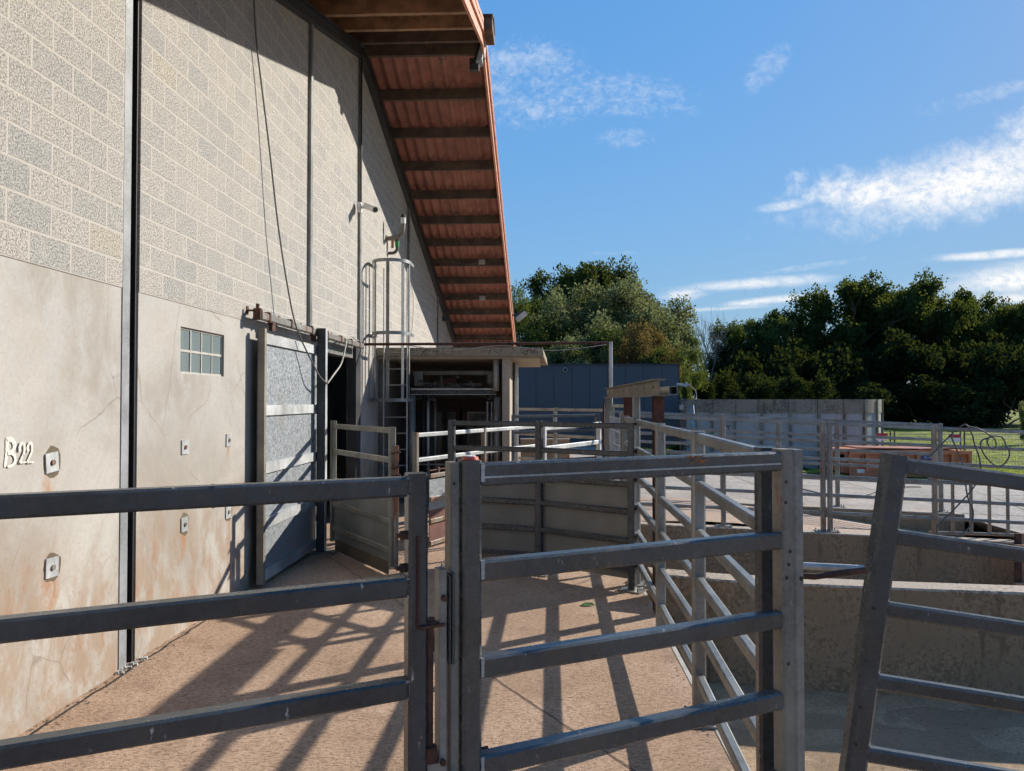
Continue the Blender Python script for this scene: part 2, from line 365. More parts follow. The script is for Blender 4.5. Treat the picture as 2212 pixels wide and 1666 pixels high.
# slab beside the barn
mb = MB().box((-26, -6, -.25), (1.08, 34.5, 0)); tag(mb.build('concrete_floor', 'slab_floor'), kind='structure')
mb = MB().box((1.05, -6, -.22), (1.085, 12.6, .004)); o = mb.build('edge_strip', 'curb'); tag(o, kind='structure')
# floor joints as real grooves filled dark (thin strips)
def strip(pts, w_, z, mat, name):
    mb = MB()
    for (a, b_) in zip(pts[:-1], pts[1:]):
        a, b_ = V((*a, z)), V((*b_, z)); d = (b_-a).normalized(); r = V((d.y, -d.x, 0))*w_/2
        mb.add([a-r, a+r, b_+r, b_-r], [(0, 1, 2, 3)])
    return tag(mb.build(name, mat), kind='structure')
random.seed(3)
def wob(a, b_, n=24, k=.006):
    return [(a[0]+(b_[0]-a[0])*i/n+random.uniform(-k, k), a[1]+(b_[1]-a[1])*i/n+random.uniform(-k, k)) for i in range(n+1)]
g1 = atZ(1050, 1455); g2 = atZ(1330, 1640); dd = (g2-g1)
strip(wob((g1-dd*.4)[:2], (g2+dd*.7)[:2]), .008, .004, 'black', 'floor_joint')
g1 = atZ(705, 1200); g2 = atZ(800, 1262); dd = (g2-g1)
strip(wob(g1[:2], (g2+dd*1.2)[:2]), .009, .004, 'black', 'floor_joint')
g1 = atZ(1190, 1282); g2 = atZ(1345, 1228); strip(wob(g1[:2], g2[:2]), .008, .004, 'black', 'floor_joint')
strip(wob((-3.08, 0), (-3.08, 7.7), 60, .012), .02, .004, 'black', 'floor_joint')
# pit right of the slab
mb = MB().box((1.08, -6, -.95), (40, 7.25, -.7)); tag(mb.build('pit_floor', 'pit_floor'), kind='structure')
mb = MB().box((1.08, 7.25, -1.6), (40, 12.7, -1.3)); tag(mb.build('pit_ground', 'pit_floor'), kind='structure')
# race floor, a ramp down to the right
mb = MB(); N = 14
for i in range(N+1):
    x = 1.08+(8.9-1.08)*i/N; z = -.06-.8*max(0, (x-3)/5.9)**1.15
    mb.v += [(x, 12.88, z), (x, 16.0, z-.01)]
mb.f = [(2*i, 2*i+2, 2*i+3, 2*i+1) for i in range(N)]
tag(mb.build('race_floor', 'race_floor'), kind='structure')
# yard
def yard_z(x, y):
    z = zg(min(x, 12))-.002
    if x > 8.7:
        k = max(0, min(1, (x-8.7)/.9)); d = max(0, min(1, (21-y)/5.)); z -= .5*k*(3*d*d-2*d**3)
    return z
mb = MB(); xs = [1.08+.0, 2, 3, 4, 5, 6, 7, 8, 8.7]+[8.7+.15*i for i in range(1, 8)]+[10+i for i in range(0, 6)]+[18, 24, 40, 90, 300]; ys = [16.15, 17, 18, 19, 20, 21, 22, 23, 24.5, 26, 30, 34.6]
for y in ys:
    for x in xs: mb.v.append((x, y, yard_z(x, y)))
n = len(xs); mb.f = [(j*n+i, j*n+i+1, (j+1)*n+i+1, (j+1)*n+i) for j in range(len(ys)-1) for i in range(n-1)]
x2 = [x for x in xs if x >= 8.85]; o_ = len(mb.v)
y2 = [12.9, 13.5, 14.2, 15, 15.6, 16.15]
for y in y2:
    for x in x2: mb.v.append((x, y, yard_z(x, y)))
n2 = len(x2); mb.f += [(o_+j*n2+i, o_+j*n2+i+1, o_+(j+1)*n2+i+1, o_+(j+1)*n2+i) for j in range(len(y2)-1) for i in range(n2-1)]
tag(mb.build('yard', 'yard_floor'), kind='structure')
# field to the horizon
random.seed(5); mb = MB(); xs = [-400, -150, -60, -30, -10, 0, 3, 6]+[8+i*1.5 for i in range(20)]+[45, 60, 90, 150, 400]; ys = [23.6, 24.6, 26, 28, 31, 35, 40, 46, 53, 61, 70, 80, 100, 150, 400, 900]
for j, y in enumerate(ys):
    for x in xs:
        yy = y-(1.1 if j == 0 and x > 11 else 0)+(2.0 if j == 0 and x < 9 else 0)-(8 if j == 0 and x > 40 else 0)
        mb.v.append((x, yy, (-.405 if x > 9 else -.0405*max(x, 0)-.02)+(.0 if j == 0 else .045+random.uniform(-.04, .05))-(.35 if (x < 6.2 and y < 36) else 0)))
n = len(xs); mb.f = [(j*n+i, j*n+i+1, (j+1)*n+i+1, (j+1)*n+i) for j in range(len(ys)-1) for i in range(n-1)]
tag(mb.build('field', 'grass'), kind='structure')
mb = MB(); mb.add([(-900, -300, -1.75), (900, -300, -1.75), (900, 900, -1.75), (-900, 900, -1.75)], [(0, 1, 2, 3)])
tag(mb.build('ground', 'pit_floor'), kind='structure')
# grass tufts
random.seed(11); mb = MB()
for i in range(16000):
    y = 24.2+random.random()**1.7*22; x = random.uniform(4.6, 30) if random.random() < .8 else random.uniform(4, 11)
    if (x-9.4)**2+(y-29.9)**2 < 3.9**2 or (x < 13.2 and y < 26.2 and x > 8.2): continue
    if x < 9 and y < 26: continue
    if y < 24.2: continue
    z = -.40 if x > 9 else -.0405*x; h = random.uniform(.05, .16); a = random.uniform(0, 6.28); l = random.uniform(-.06, .06); wd = .035
    mb.add([(x-wd*math.cos(a), y-wd*math.sin(a), z), (x+wd*math.cos(a), y+wd*math.sin(a), z), (x+l, y+l*.6, z+h)], [(0, 1, 2)])
mat_leaf('blade', (.10, .16, .018), (.32, .38, .06), .45, (.6, .65, .06))
tag(mb.build('grass', 'blade'), 'green grass growing on the field beyond the yard', kind='stuff')

simple('litter', (.20, .14, .09), .9, 0, .5, 20)
rs = random.Random(21); mb = MB()
for i in range(620):
    if i < 420: x, y = WX+abs(rs.gauss(0, .07))+.01, rs.uniform(2.8, 9.4)
    elif i < 460: x, y = 1.03-abs(rs.gauss(0, .05)), rs.uniform(3, 12)
    elif i < 500: x, y = rs.uniform(-2.9, 1.0), rs.uniform(3.5, 11)
    else: x, y = rs.uniform(1.2, 7), 6.75-abs(rs.gauss(0, .5))-.15*max(0, rs.random())
    z = .001 if i < 500 else -.699; l = rs.uniform(.003, .011) if i < 500 else rs.uniform(.004, .014); a_ = rs.uniform(0, 3.14); w_ = l*rs.uniform(.15, .6); c_, s_ = math.cos(a_), math.sin(a_)
    if i >= 500 and y > 6.9-(x-2.5)*.12: continue
    mb.obox((x, y, z+.003), (l*2*c_, l*2*s_, 0), (-w_*s_, w_*c_, 0), (0, 0, rs.uniform(.002, .005)))
tag(mb.build('litter', 'litter'), 'bits of straw, dirt and chips scattered over the floor', kind='stuff')
# low walls
def lowwall(name, pts, z0, z1, th, label, capped=True, mat='stained_wall'):
    o = thing(name, (pts[0][0], pts[0][1], z0), label, 'wall')
    ms = MB()
    for (a, b_) in zip(pts[:-1], pts[1:]):
        za, zb = (z1(a[0]), z1(b_[0])) if callable(z1) else (z1, z1)
        ms.add([(a[0], a[1], z0), (b_[0], b_[1], z0), (b_[0], b_[1]+th, z0), (a[0], a[1]+th, z0),
                (a[0], a[1], za-.02), (b_[0], b_[1], zb-.02), (b_[0], b_[1]+th, zb-.02), (a[0], a[1]+th, za-.02)],
               [(0,3,2,1),(4,5,6,7),(0,1,5,4),(1,2,6,5),(2,3,7,6),(3,0,4,7)])
    ms.build('wall_face', mat, o)
    mc = MB()
    for (a, b_) in zip(pts[:-1], pts[1:]):
        za, zb = (z1(a[0]), z1(b_[0])) if callable(z1) else (z1, z1)
        mc.add([(a[0], a[1]-.004, za-.02), (b_[0], b_[1]-.004, zb-.02), (b_[0], b_[1]+th+.004, zb-.02), (a[0], a[1]+th+.004, za-.02),
                (a[0], a[1]+.008, za), (b_[0], b_[1]+.008, zb), (b_[0], b_[1]+th, zb), (a[0], a[1]+th, za)],
               [(0,3,2,1),(4,5,6,7),(0,1,5,4),(1,2,6,5),(2,3,7,6),(3,0,4,7)])
    mc.build('wall_top', 'wall_cap', o)
    return o
w1p = [(1.085, 7.48), (1.78, 7.22), (2.5, 7.10), (3.4, 6.97), (4.4, 6.86), (6.5, 6.68), (10, 6.5)]
o = lowwall('retaining_wall', w1p, -1.3, .29, .27, 'low dark stained concrete wall with a pale top, nearest of the low walls behind the leaning gate')
mb = MB()
for px, py in [(1567, 1262), (1722, 1262), (2060, 1407), (2378, 1410), (1568, 1263)]:
    p = atY(px, py, 7.2); mb.tube([(p.x, 7.0+.1, p.z), (p.x, 6.9, p.z)], .012, 10)
o = lowwall('retaining_wall', [(1.085, 12.6), (3, 12.62), (5, 12.55), (8, 12.5), (8.95, 12.5)], -1.6, lambda x: zg(x), .28, 'grey-brown concrete wall carrying the railing, second low wall behind the leaning gate')
o = lowwall('retaining_wall', [(3.0, 15.95), (5, 15.9), (7, 15.85), (8.75, 15.8)], -1.2, lambda x: zg(x)+.004, .32, 'farthest low concrete wall with a rounded end at the yard edge')
# edge of the slab towards the pit
mb = MB().box((.9, -6, -1.3), (1.05, 12.6, -.2)); tag(mb.build('slab_edge', 'stained_wall'), kind='structure')

# ================================================================== BARN
RY = 12.44; SL = .292; RZ = 8.07
def zc(y): return RZ-SL*abs(y-RY)
barn = thing('barn', (WX, 5, 0), 'tall barn gable of porous grey blocks over cream concrete panels with a red corrugated roof', 'barn')
Y0, Y1 = -.7, 26.6
def wallseg(mb, ya, yb, za, zb, x0=WX-.22, x1=WX): mb.box((x0, ya, za), (x1, yb, zb))
mp = MB()
wallseg(mp, Y0, 5.41, 0, 2.86); wallseg(mp, 5.64, 6.32, 0, 2.86); wallseg(mp, 6.32, 7.2, 0, 2.25); wallseg(mp, 6.32, 7.2, 2.66, 2.86)
wallseg(mp, 7.2, 9.95, 0, 2.86); wallseg(mp, 12.62, 26.6, 0, 2.86)
mp.build('concrete_panel', 'panel', barn)
mw = MB()
def gable(ya, yb, za, x0=WX-.21, x1=WX+.006, off=-.05):
    top = lambda y: zc(y)+off
    if ya < RY < yb: gable(ya, RY, za, x0, x1, off); gable(RY, yb, za, x0, x1, off); return
    mw.add([(x0, ya, za), (x1, ya, za), (x1, yb, za), (x0, yb, za), (x0, ya, top(ya)), (x1, ya, top(ya)), (x1, yb, top(yb)), (x0, yb, top(yb))],
           [(0,3,2,1),(4,5,6,7),(0,1,5,4),(1,2,6,5),(2,3,7,6),(3,0,4,7)])
gable(Y0, 5.41, 2.86); gable(5.64, 9.95, 2.86); gable(9.95, 12.62, 2.95); gable(12.62, 17.05, 2.86); gable(17.2, 26.6, 2.86)
mw.build('block_wall', 'block', barn)
# hidden sides, so that the inside stays dark
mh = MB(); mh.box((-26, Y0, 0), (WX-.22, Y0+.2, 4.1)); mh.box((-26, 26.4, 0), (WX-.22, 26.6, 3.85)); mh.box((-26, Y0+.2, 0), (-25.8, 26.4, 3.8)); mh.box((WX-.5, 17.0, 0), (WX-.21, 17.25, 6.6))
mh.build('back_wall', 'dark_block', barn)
# steel column nearest: flange flush with the wall, open slot beside it, its shade put in as black
mc = MB(); mc.box((WX-.02, 5.41, -.05), (WX+.008, 5.508, zc(5.5)-.1)); mc.build('column', 'column_steel', barn)
mc = MB(); mc.box((WX-.2, 5.508, -.05), (WX-.1, 5.632, zc(5.5)-.1)); mc.box((WX-.1, 5.615, -.05), (WX-.012, 5.632, zc(5.5)-.1))
for i in range(40): mc.box((WX-.1, 5.555, .25+i*.16), (WX-.092, 5.6, .262+i*.16))
mc.build('column_slot', 'black', barn)
for (y, z0_) in [(9.8, 2.98), (12.5, 2.95), (17.12, 2.9), (21.95, 2.9)]:
    mc = MB(); mc.box((WX-.1, y-.045, z0_), (WX+.05, y+.045, zc(y)-.12)); mc.build('column', 'galv', barn)
mc = MB(); mc.box((WX-.12, 12.28, -.02), (WX+.03, 12.6, 2.9)); mc.build('door_column', 'dark_steel', barn)
mc = MB(); mc.box((WX-.22, 9.95, 2.72), (WX-.02, 12.28, 2.95)); mc.build('lintel', 'galv', barn)
# conduit on the middle column
mc = MB(); mc.tube([(WX+.065, 12.44, 5.3), (WX+.065, 12.44, zc(12.44)-.2)], .013, 8); mc.build('conduit', 'black', barn)
# raking steel beams on the gable
for (ya, yb) in [(Y0, RY), (RY, 26.6)]:
    a, b_ = V((WX+.05, ya, zc(ya)-.1)), V((WX+.05, yb, zc(yb)-.1)); mc = MB()
    mc.beam(a+V((0, 0, .09)), b_+V((0, 0, .09)), .13, .02, .05); mc.beam(a-V((0, 0, .09)), b_-V((0, 0, .09)), .13, .02, .05); mc.beam(a, b_, .02, .162, .05)
    mc.build('gable_beam', 'dark_steel', barn)
# purlins
OUT = -1.04
pf = [12.68+1.105*k for k in range(13)]+[26.75]; pn = [12.22-1.02*k for k in range(13)]
for i, y in enumerate(pf+pn):
    far = i < len(pf); z = zc(y); mc = MB(); d = .035
    mc.box((WX-.6, y-d, z), (OUT, y+d, z+(.2 if far else .21))); mc.build('purlin', 'wood_dark' if far else ('wood_warm' if i > len(pf) else 'wood_dark'), barn)
# corrugated sheets
def sheet_row(ya, yb, lift_a, lift_b):
    x0, x1 = WX-.6, -.96; pitch = .215; n = int((x1-x0)/pitch*10); top, bot = [], []
    mb = MB()
    for j, (y, l) in enumerate(((ya, lift_a), (yb, lift_b))):
        for k in range(n+1):
            x = x0+(x1-x0)*k/n; z = zc(y)+.25+.031*math.sin(2*math.pi*x/pitch)+l
            mb.v.append((x, y, z)); 
        for k in range(n+1):
            x = x0+(x1-x0)*k/n; z = zc(y)+.25+.031*math.sin(2*math.pi*x/pitch)+l+.009
            mb.v.append((x, y, z))
    m_ = n+1
    for k in range(n):
        mb.f.append((k, k+1, 2*m_+k+1, 2*m_+k)); mb.f.append((m_+k, 3*m_+k, 3*m_+k+1, m_+k+1))
        mb.f.append((k, m_+k, m_+k+1, k+1)); mb.f.append((2*m_+k, 2*m_+k+1, 3*m_+k+1, 3*m_+k))
    return mb
for k in range(len(pf)-1): sheet_row(pf[k]-.10, pf[k+1]+.05, -.005, .012).build('roof_sheet', 'tile', barn)
for k in range(len(pn)-1): sheet_row(pn[k+1]-.05, pn[k]+.10, .012, -.005).build('roof_sheet', 'tile', barn)
mr = MB()
for (ya, yb) in [(Y0-.4, RY), (RY, 27.0)]:
    mr.add([(-26, ya, zc(ya)+.29), (-1.0, ya, zc(ya)+.29), (-1.0, yb, zc(yb)+.29), (-26, yb, zc(yb)+.29), (-26, ya, zc(ya)+.31), (-1.0, ya, zc(ya)+.31), (-1.0, yb, zc(yb)+.31), (-26, yb, zc(yb)+.31)],
           [(0,3,2,1),(4,5,6,7),(0,1,5,4),(1,2,6,5),(2,3,7,6),(3,0,4,7)])
mr.build('roof', 'moss_tile', barn)
for (ya, yb) in [(Y0-.4, RY), (RY, 27.0)]:
    for (dz0, dz1, x0, x1, nm) in [(-.02, .17, OUT, -1.0, 'fascia'), (.15, .36, -.997, -.965, 'bargeboard')]:
        mb = MB(); mb.add([(x0, ya, zc(ya)+dz0), (x1, ya, zc(ya)+dz0), (x1, yb, zc(yb)+dz0), (x0, yb, zc(yb)+dz0), (x0, ya, zc(ya)+dz1), (x1, ya, zc(ya)+dz1), (x1, yb, zc(yb)+dz1), (x0, yb, zc(yb)+dz1)],
           [(0,3,2,1),(4,5,6,7),(0,1,5,4),(1,2,6,5),(2,3,7,6),(3,0,4,7)]); mb.build(nm, 'fascia_paint', barn)
mb = MB()
for s_ in (-1, 1):
    pts = [(-.62*s_*0, 0)]
    a = V((-26, RY, RZ+.44)); 
    mb.add([(-26, RY, RZ+.46), (-.82, RY, RZ+.46), (-.82, RY+s_*.34, RZ+.34), (-26, RY+s_*.34, RZ+.34), (-26, RY, RZ+.435), (-.82, RY, RZ+.435), (-.82, RY+s_*.34, RZ+.315), (-26, RY+s_*.34, RZ+.315)],
           [(0,1,2,3),(7,6,5,4),(0,4,5,1),(1,5,6,2),(2,6,7,3),(3,7,4,0)])
mb.box((-.97, RY-.3, RZ+.12), (-.83, RY+.3, RZ+.33))
mb.build('ridge_cap', 'moss_tile', barn)
# glass block window
win = MB().box((WX-.21, 6.322, 2.252), (WX-.055, 7.198, 2.658)).build('window', 'curb', barn)
for i in range(4):
    for j in range(2):
        y = 6.335+i*.216; z = 2.262+j*.2
        MB().box((WX-.05-.006, y, z), (WX-.028, y+.196, z+.185)).build('pane', 'glass', win)
for i in range(5):
    pass
mb = MB()
for i in range(5): mb.box((WX-.054, 6.322+i*.216-(.0 if i else 0), 2.252), (WX-.020, 6.342+i*.2135, 2.658))
for z in (2.252, 2.448, 2.647): mb.box((WX-.0535, 6.322, z-.004), (WX-.0215, 7.198, z+.017))
mb.build('mortar', 'pale_joint', win)
# anchor plates
for (px, py, tl) in [(110, 999, .09), (398, 966, 0), (493, 951, 0), (110, 1226, -.03), (397, 1133, .0), (492, 1106, 0)]:
    p = atX(px, py, WX); s_ = .06
    pl = MB(); pl.obox((WX+.006, p.y, p.z), (.010, 0, 0), (0, s_*2*math.cos(tl), s_*2*math.sin(tl)), (0, -s_*2.1*math.sin(tl), s_*2.1*math.cos(tl)))
    pl = pl.build('anchor_plate', 'galv_light', barn)
    MB().tube([(WX+.010, p.y, p.z), (WX+.022, p.y, p.z)], .018, 12).build('bolt', 'galv_rust', pl)
    if px < 200 or py > 1100:
        rg = MB(); n = 14; random.seed(int(px+py))
        pts = [(p.y+.012+math.cos(k/n*6.283)*.088*random.uniform(.85, 1.12), p.z+math.sin(k/n*6.283)*.10*random.uniform(.85, 1.12)) for k in range(n)]
        rg.v = [(WX+.0006, a, b_) for a, b_ in pts]+[(WX+.0006, p.y, p.z)]; rg.f = [(k, (k+1) % n, n) for k in range(n)]
        rg.build('chipped_edge', 'rubber', pl)
# painted mark
def stroke(mb, pts, w_, zoff=.0045):
    P2 = []
    for (zx, zy) in pts:
        p = atX(zx/13.6, 921.7+zy/13.6, WX); P2.append(V((p.y, p.z)))
    P2 = [V((q.x, q.y)) for q in smoothpts([(a.x, a.y, 0) for a in P2], 5)]
    L, Rr = [], []
    for i, p in enumerate(P2):
        d = P2[min(i+1, len(P2)-1)]-P2[max(i-1, 0)]; d.normalize(); nn = V((-d.y, d.x)); ww = 1.15*(w_[0]+(w_[1]-w_[0])*i/(len(P2)-1))
        ww *= 1+.25*mnoise.noise(V((p.x*60, p.y*60, 0)))
        L.append(p+nn*ww/2); Rr.append(p-nn*ww/2)
    for i in range(len(P2)-1):
        mb.add([(WX+zoff, q.x, q.y) for q in (L[i], Rr[i], Rr[i+1], L[i+1])], [(0, 1, 2, 3)])
mb = MB()
stroke(mb, [(205, 330), (190, 500), (185, 700), (165, 900), (125, 1190)], (.026, .018))
stroke(mb, [(190, 400), (260, 370), (340, 400), (395, 520), (385, 640), (310, 730), (220, 770)], (.03, .018), .006)
stroke(mb, [(200, 790), (290, 765), (385, 840), (418, 960), (400, 1050), (350, 1115), (270, 1160), (185, 1175)], (.022, .014), .0075)
for dx, k in ((0, 1.), (235, .8)):
    stroke(mb, [(545+dx+ (1-k)*90, 730), (530+dx+(1-k)*60, 620), (575+dx, 510), (640+dx, 490), (680+dx-(1-k)*40, 590), (670+dx-(1-k)*60, 740), (600+dx-(1-k)*60, 900), (530+dx-(1-k)*60, 1060)], (.019, .011), .009 if dx else .0105)
    stroke(mb, [(530+dx-(1-k)*60, 1060), (620+dx, 1050), (715+dx, 1045)], (.010, .008), .012 if dx else .0135)
mb.build('painted_number', 'worn_paint', barn)
# stones at the column foot
rs = random.Random(4); mb = MB()
for i in range(30):
    q = V((WX+rs.uniform(.0, .07), 5.5+rs.uniform(-.16, .2), rs.uniform(0, .01))); s_ = rs.uniform(.006, .022)
    mb.obox(q, (s_, s_*.3, 0), (-s_*.2, s_, s_*.2), (0, 0, s_))
tag(mb.build('gravel', 'stone'), 'loose stones and dirt in the corner at the foot of the nearest steel column', kind='stuff')

# sliding door, a part of the barn that hangs from its track
DX = WX+.13
door = MB(); door.box((DX-.02, 7.9, .06), (DX-.006, 9.93, 2.74)); door = door.build('sliding_door', 'sheet', barn)
MB().box((DX-.04, 7.84, .04), (DX+.035, 7.9, 2.79)).build('door_frame', 'beige_steel', door); MB().box((DX-.04, 9.93, .04), (DX+.035, 9.98, 2.79)).build('door_frame', 'beige_steel', door)
mb = MB()
for z in (.06, .62, 1.22, 1.85, 2.63): mb.box((DX-.03, 7.9, z), (DX+.022, 9.93, z+.11))
mb.build('door_rail', 'galv_light', door)
mb = MB(); mb.box((DX-.045, 7.835, .04), (DX-.04, 7.9, 2.79)); mb.build('door_edge', 'dark_steel', door)
tr = MB(); tr.beam((DX+.0, 7.75, 2.92), (DX+.0, 12.3, 2.92), .065, .085, .2); tr = tr.build('door_track', 'galv_worn', barn)
mb = MB()
for y in (7.75, 8.0, 8.7, 9.5, 10.2, 10.9, 11.5, 12.0):
    mb = MB(); mb.box((WX+.0, y-.025, 2.965), (DX+.035, y+.025, 2.98)); mb.box((WX+.0, y-.025, 2.93), (WX+.015, y+.025, 3.02)); mb.box((DX+.033, y-.02, 2.87), (DX+.04, y+.02, 2.975)); mb.build('track_bracket', 'rust', tr)
mb = MB(); mb.box((DX-.04, 7.70, 2.87), (DX+.04, 7.75, 2.99)); mb.tube([(DX, 7.725, 2.99), (DX, 7.725, 3.04)], .02, 8); mb.build('end_stop', 'rust', tr)
for y in (8.15, 9.65):
    mb = MB(); mb.box((DX-.02, y-.05, 2.79), (DX+.02, y+.05, 2.88)); mb.tube([(DX-.03, y-.04, 2.885), (DX+.03, y-.04, 2.885)], .03, 12); mb.build('roller', 'rust', door)
# post in front of the door
pst = thing('steel_post', (-2.93, 9.72, 0), 'tall dark steel post standing in front of the galvanised sliding door', 'post')
MB().post(-2.93, 9.72, .02, 2.97, .11, .10).build('post', 'dark_steel', pst)
MB().box((-2.873, 9.68, .02), (-2.866, 9.76, 2.97)).build('lit_side', 'galv_light', pst)  # pale strip paints the sunlit side, the dark post colour the shaded side
MB().box((-3.1, 9.58, 0), (-2.72, 9.86, .02)).build('base_plate', 'galv_worn', pst)

# ================================================================== things on the barn
# overhead cable
cp = [(548, -10, -3.10), (551, 50, -3.10), (556, 110, -3.095), (567, 200, -3.085), (583, 330, -3.06), (600, 480, -3.03), (618, 600, -3.0), (638, 700, -2.96), (664, 762, -2.92), (690, 812, -2.86), (707, 829, -2.84), (722, 808, -2.88), (736, 788, -2.9), (743, 765, -2.93), (748, 738, -2.96), (746, 730, -3.0), (760, 727, -3.05), (775, 738, -3.1)]
MBo = MB().tube(smoothpts([atX(x, y, X) for x, y, X in cp[:11]], 6), .010, 8); tag(MBo.build('cable', 'cable', None, True), 'long dark cable hanging down the barn wall to the post at the sliding door', 'cable')
MBo = MB().tube(smoothpts([atX(x, y, X) for x, y, X in cp[10:]], 6), .012, 8); tag(MBo.build('cable', 'rope', None, True), 'pale grey cable looping from the post up to the right end of the door track', 'cable')
MBo = MB().tube(smoothpts([atX(x, y, -3.12) for x, y in [(876, 478), (879, 560), (892, 640), (891, 700), (885, 738)]], 6), .007, 6); tag(MBo.build('cable', 'rope', None, True), 'thin pale wire running down the block wall behind the ladder cage', 'cable')
# security camera
p = atX(766, 448, WX)
sc_ = thing('security_camera', p, 'white security camera on a round wall mount high on the block wall', 'camera')
MB().tube([(WX+.055, p.y, p.z), (WX+.11, p.y, p.z)], .085, 20).build('mount', 'white_plastic', sc_)
MB().tube([(WX+.11, p.y, p.z), (WX+.19, p.y, p.z-.0)], .026, 10).build('arm', 'white_plastic', sc_)
a = V((WX+.19, p.y+.03, p.z+.025)); b_ = V((WX+.375, p.y-.12, p.z-.075)); d = (b_-a).normalized()
MB().beam(a-d*.02, b_, .10, .095, .25).build('body', 'white_plastic', sc_)
MB().beam(a-d*.03+V((0, 0, .053)), b_+d*.03+V((0, 0, .053)), .115, .012, .2).build('sunshield', 'white_plastic', sc_)
MB().beam(b_+d*.001, b_+d*.018, .088, .084, .3).build('lens', 'black', sc_)
# vent pipes
p = atX(833, 516, WX)
vp = thing('exhaust_pipe', p, 'beige bent exhaust pipe curving upwards from the block wall above the ladder cage', 'pipe')
q = V((WX, p.y, p.z)); arc = [q, q+V((.12, 0, .01)), q+V((.22, 0, .03)), q+V((.30, 0, .08)), q+V((.345, 0, .16)), q+V((.355, 0, .28)), q+V((.355, 0, .33))]
MB().tube(smoothpts(arc, 5), .043, 14).build('pipe', 'beige_steel', vp, True)
MB().tube([q+V((.355, 0, .30)), q+V((.355, 0, .42))], .052, 14).build('collar', 'white_plastic', vp)
MB().tube([q+V((.355, 0, .42)), q+V((.355, 0, .445))], .056, 12).tube([q+V((.355, 0, .445)), q+V((.355, 0, .49))], .035, 10).build('cap', 'black', vp)
MB().tube([q+V((.01, 0, 0)), q+V((.03, 0, 0))], .07, 14).tube([q+V((.08, 0, .005)), q+V((.095, 0, .007))], .048, 14).tube([q+V((.13, 0, .011)), q+V((.145, 0, .013))], .048, 14).build('clamp', 'galv_rust', vp)
p2 = atX(838, 547, WX)
v2 = thing('vent_pipe', p2, 'small dark elbow pipe with a green cylinder and brown cap below the bent exhaust pipe', 'pipe')
q = V((WX, p2.y, p2.z)); MB().tube(smoothpts([q, q+V((.1, 0, .0)), q+V((.16, 0, .03)), q+V((.19, 0, .09)), q+V((.19, 0, .13))], 4), .032, 12).build('pipe', 'cable', v2, True)
MB().tube([q+V((.19, 0, .12)), q+V((.19, 0, .24))], .042, 14).build('lamp_body', 'green_plastic', v2)
MB().tube([q+V((.19, 0, .24)), q+V((.19, 0, .29))], .034, 12).tube([q+V((.19, 0, .29)), q+V((.19, 0, .335))], .05, 12, .03).build('cap', 'rust', v2)
MB().box(q+V((.07, -.02, .1)), q+V((.12, .02, .36))).build('bracket', 'pallet_wood', v2)
# floodlights
p = V((-.93, 12.75, 7.72)); fl = thing('floodlight', p, 'silver floodlight under the ridge end of the roof edge', 'floodlight')
a, b_ = atY(1046, 100, 12.75), atY(1036, 138, 12.75)
mb = MB(); d = (b_-a); mb.obox((a+b_)/2+V((.0, 0, 0)), d*1.0, (.10, 0, .045), (0, .3, 0)); mb.build('housing', 'galv_light', fl)
mb = MB(); mb.obox((a+b_)/2+V((-.07, 0, -.01)), d*.9, (.05, 0, .02), (0, .26, 0)); mb.build('glass', 'black', fl)
mb = MB(); mb.tube([(-1.0, 12.75, 7.95), (a+b_)/2+V((-.12, 0, .05))], .02, 6); mb.box((-1.26, 12.69, 7.75), (-1.1, 12.8, 7.95)); mb.build('bracket', 'dark_steel', fl)
c = atY(1126, 684, 23.5); fl2 = thing('floodlight', c, 'small pale floodlight sticking out beyond the low end of the roof edge', 'floodlight')
mb = MB(); mb.obox(c, (.30, 0, .24), (-.08, 0, .1), (0, .35, 0)); mb.build('housing', 'galv_light', fl2)
mb = MB(); mb.tube([(-.97, 23.5, c.z+.05), c+V((-.1, 0, 0))], .025, 6); mb.tube([c+V((-.05, -.1, .08)), c+V((-.05, .1, .08))], .09, 12); mb.build('bracket', 'galv_dark', fl2)
for i, (px, py, Y, lb) in enumerate([(1041, 566, 20.3, 'small grey junction box under the roof purlins, upper of the two near the roof edge'), (1042, 644, 22.5, 'small grey junction box under the roof purlins, lower of the two near the roof edge'), (963, 688, 24.6, 'dark square box fixed where the roof beam meets the block wall')]):
    c = atY(px, py, Y)
    if i == 2: c = atX(963, 688, WX+.12)
    jb = thing('junction_box', c, lb, 'junction box'); s_ = .09 if i < 2 else .12
    MB().box(c-V((s_, .05, s_*.7)), c+V((s_, .05, s_*.7))).build('box', 'grey_box' if i < 2 else 'dark_steel', jb)
    MB().tube([c+V((-s_, 0, -.03)), c+V((-s_-.3, .05, -.06)), c+V((-s_-.8, .05, .02))], .010, 6).build('lead', 'cable', jb)
# overhead bar with its post
pb = thing('overhead_pipe', (1.17, 12.75, 0), 'rusty horizontal pipe running from the barn door corner to a tall galvanised post', 'pipe')
MB().tube([(WX+.05, 12.7, 2.985), (-1, 12.72, 2.99), (1.12, 12.75, 3.0)], .024, 8).build('pipe', 'rust', pb)
MB().post(1.17, 12.75, 0, 3.02, .06, .06).build('post', 'galv_light', pb)
MB().tube(smoothpts([(-2.3, 12.7, 2.96), (-1.6, 12.7, 2.88), (-.7, 12.7, 2.955), (.2, 12.7, 2.87), (1.1, 12.72, 2.97)], 6), .007, 6).build('wire', 'rope', pb)
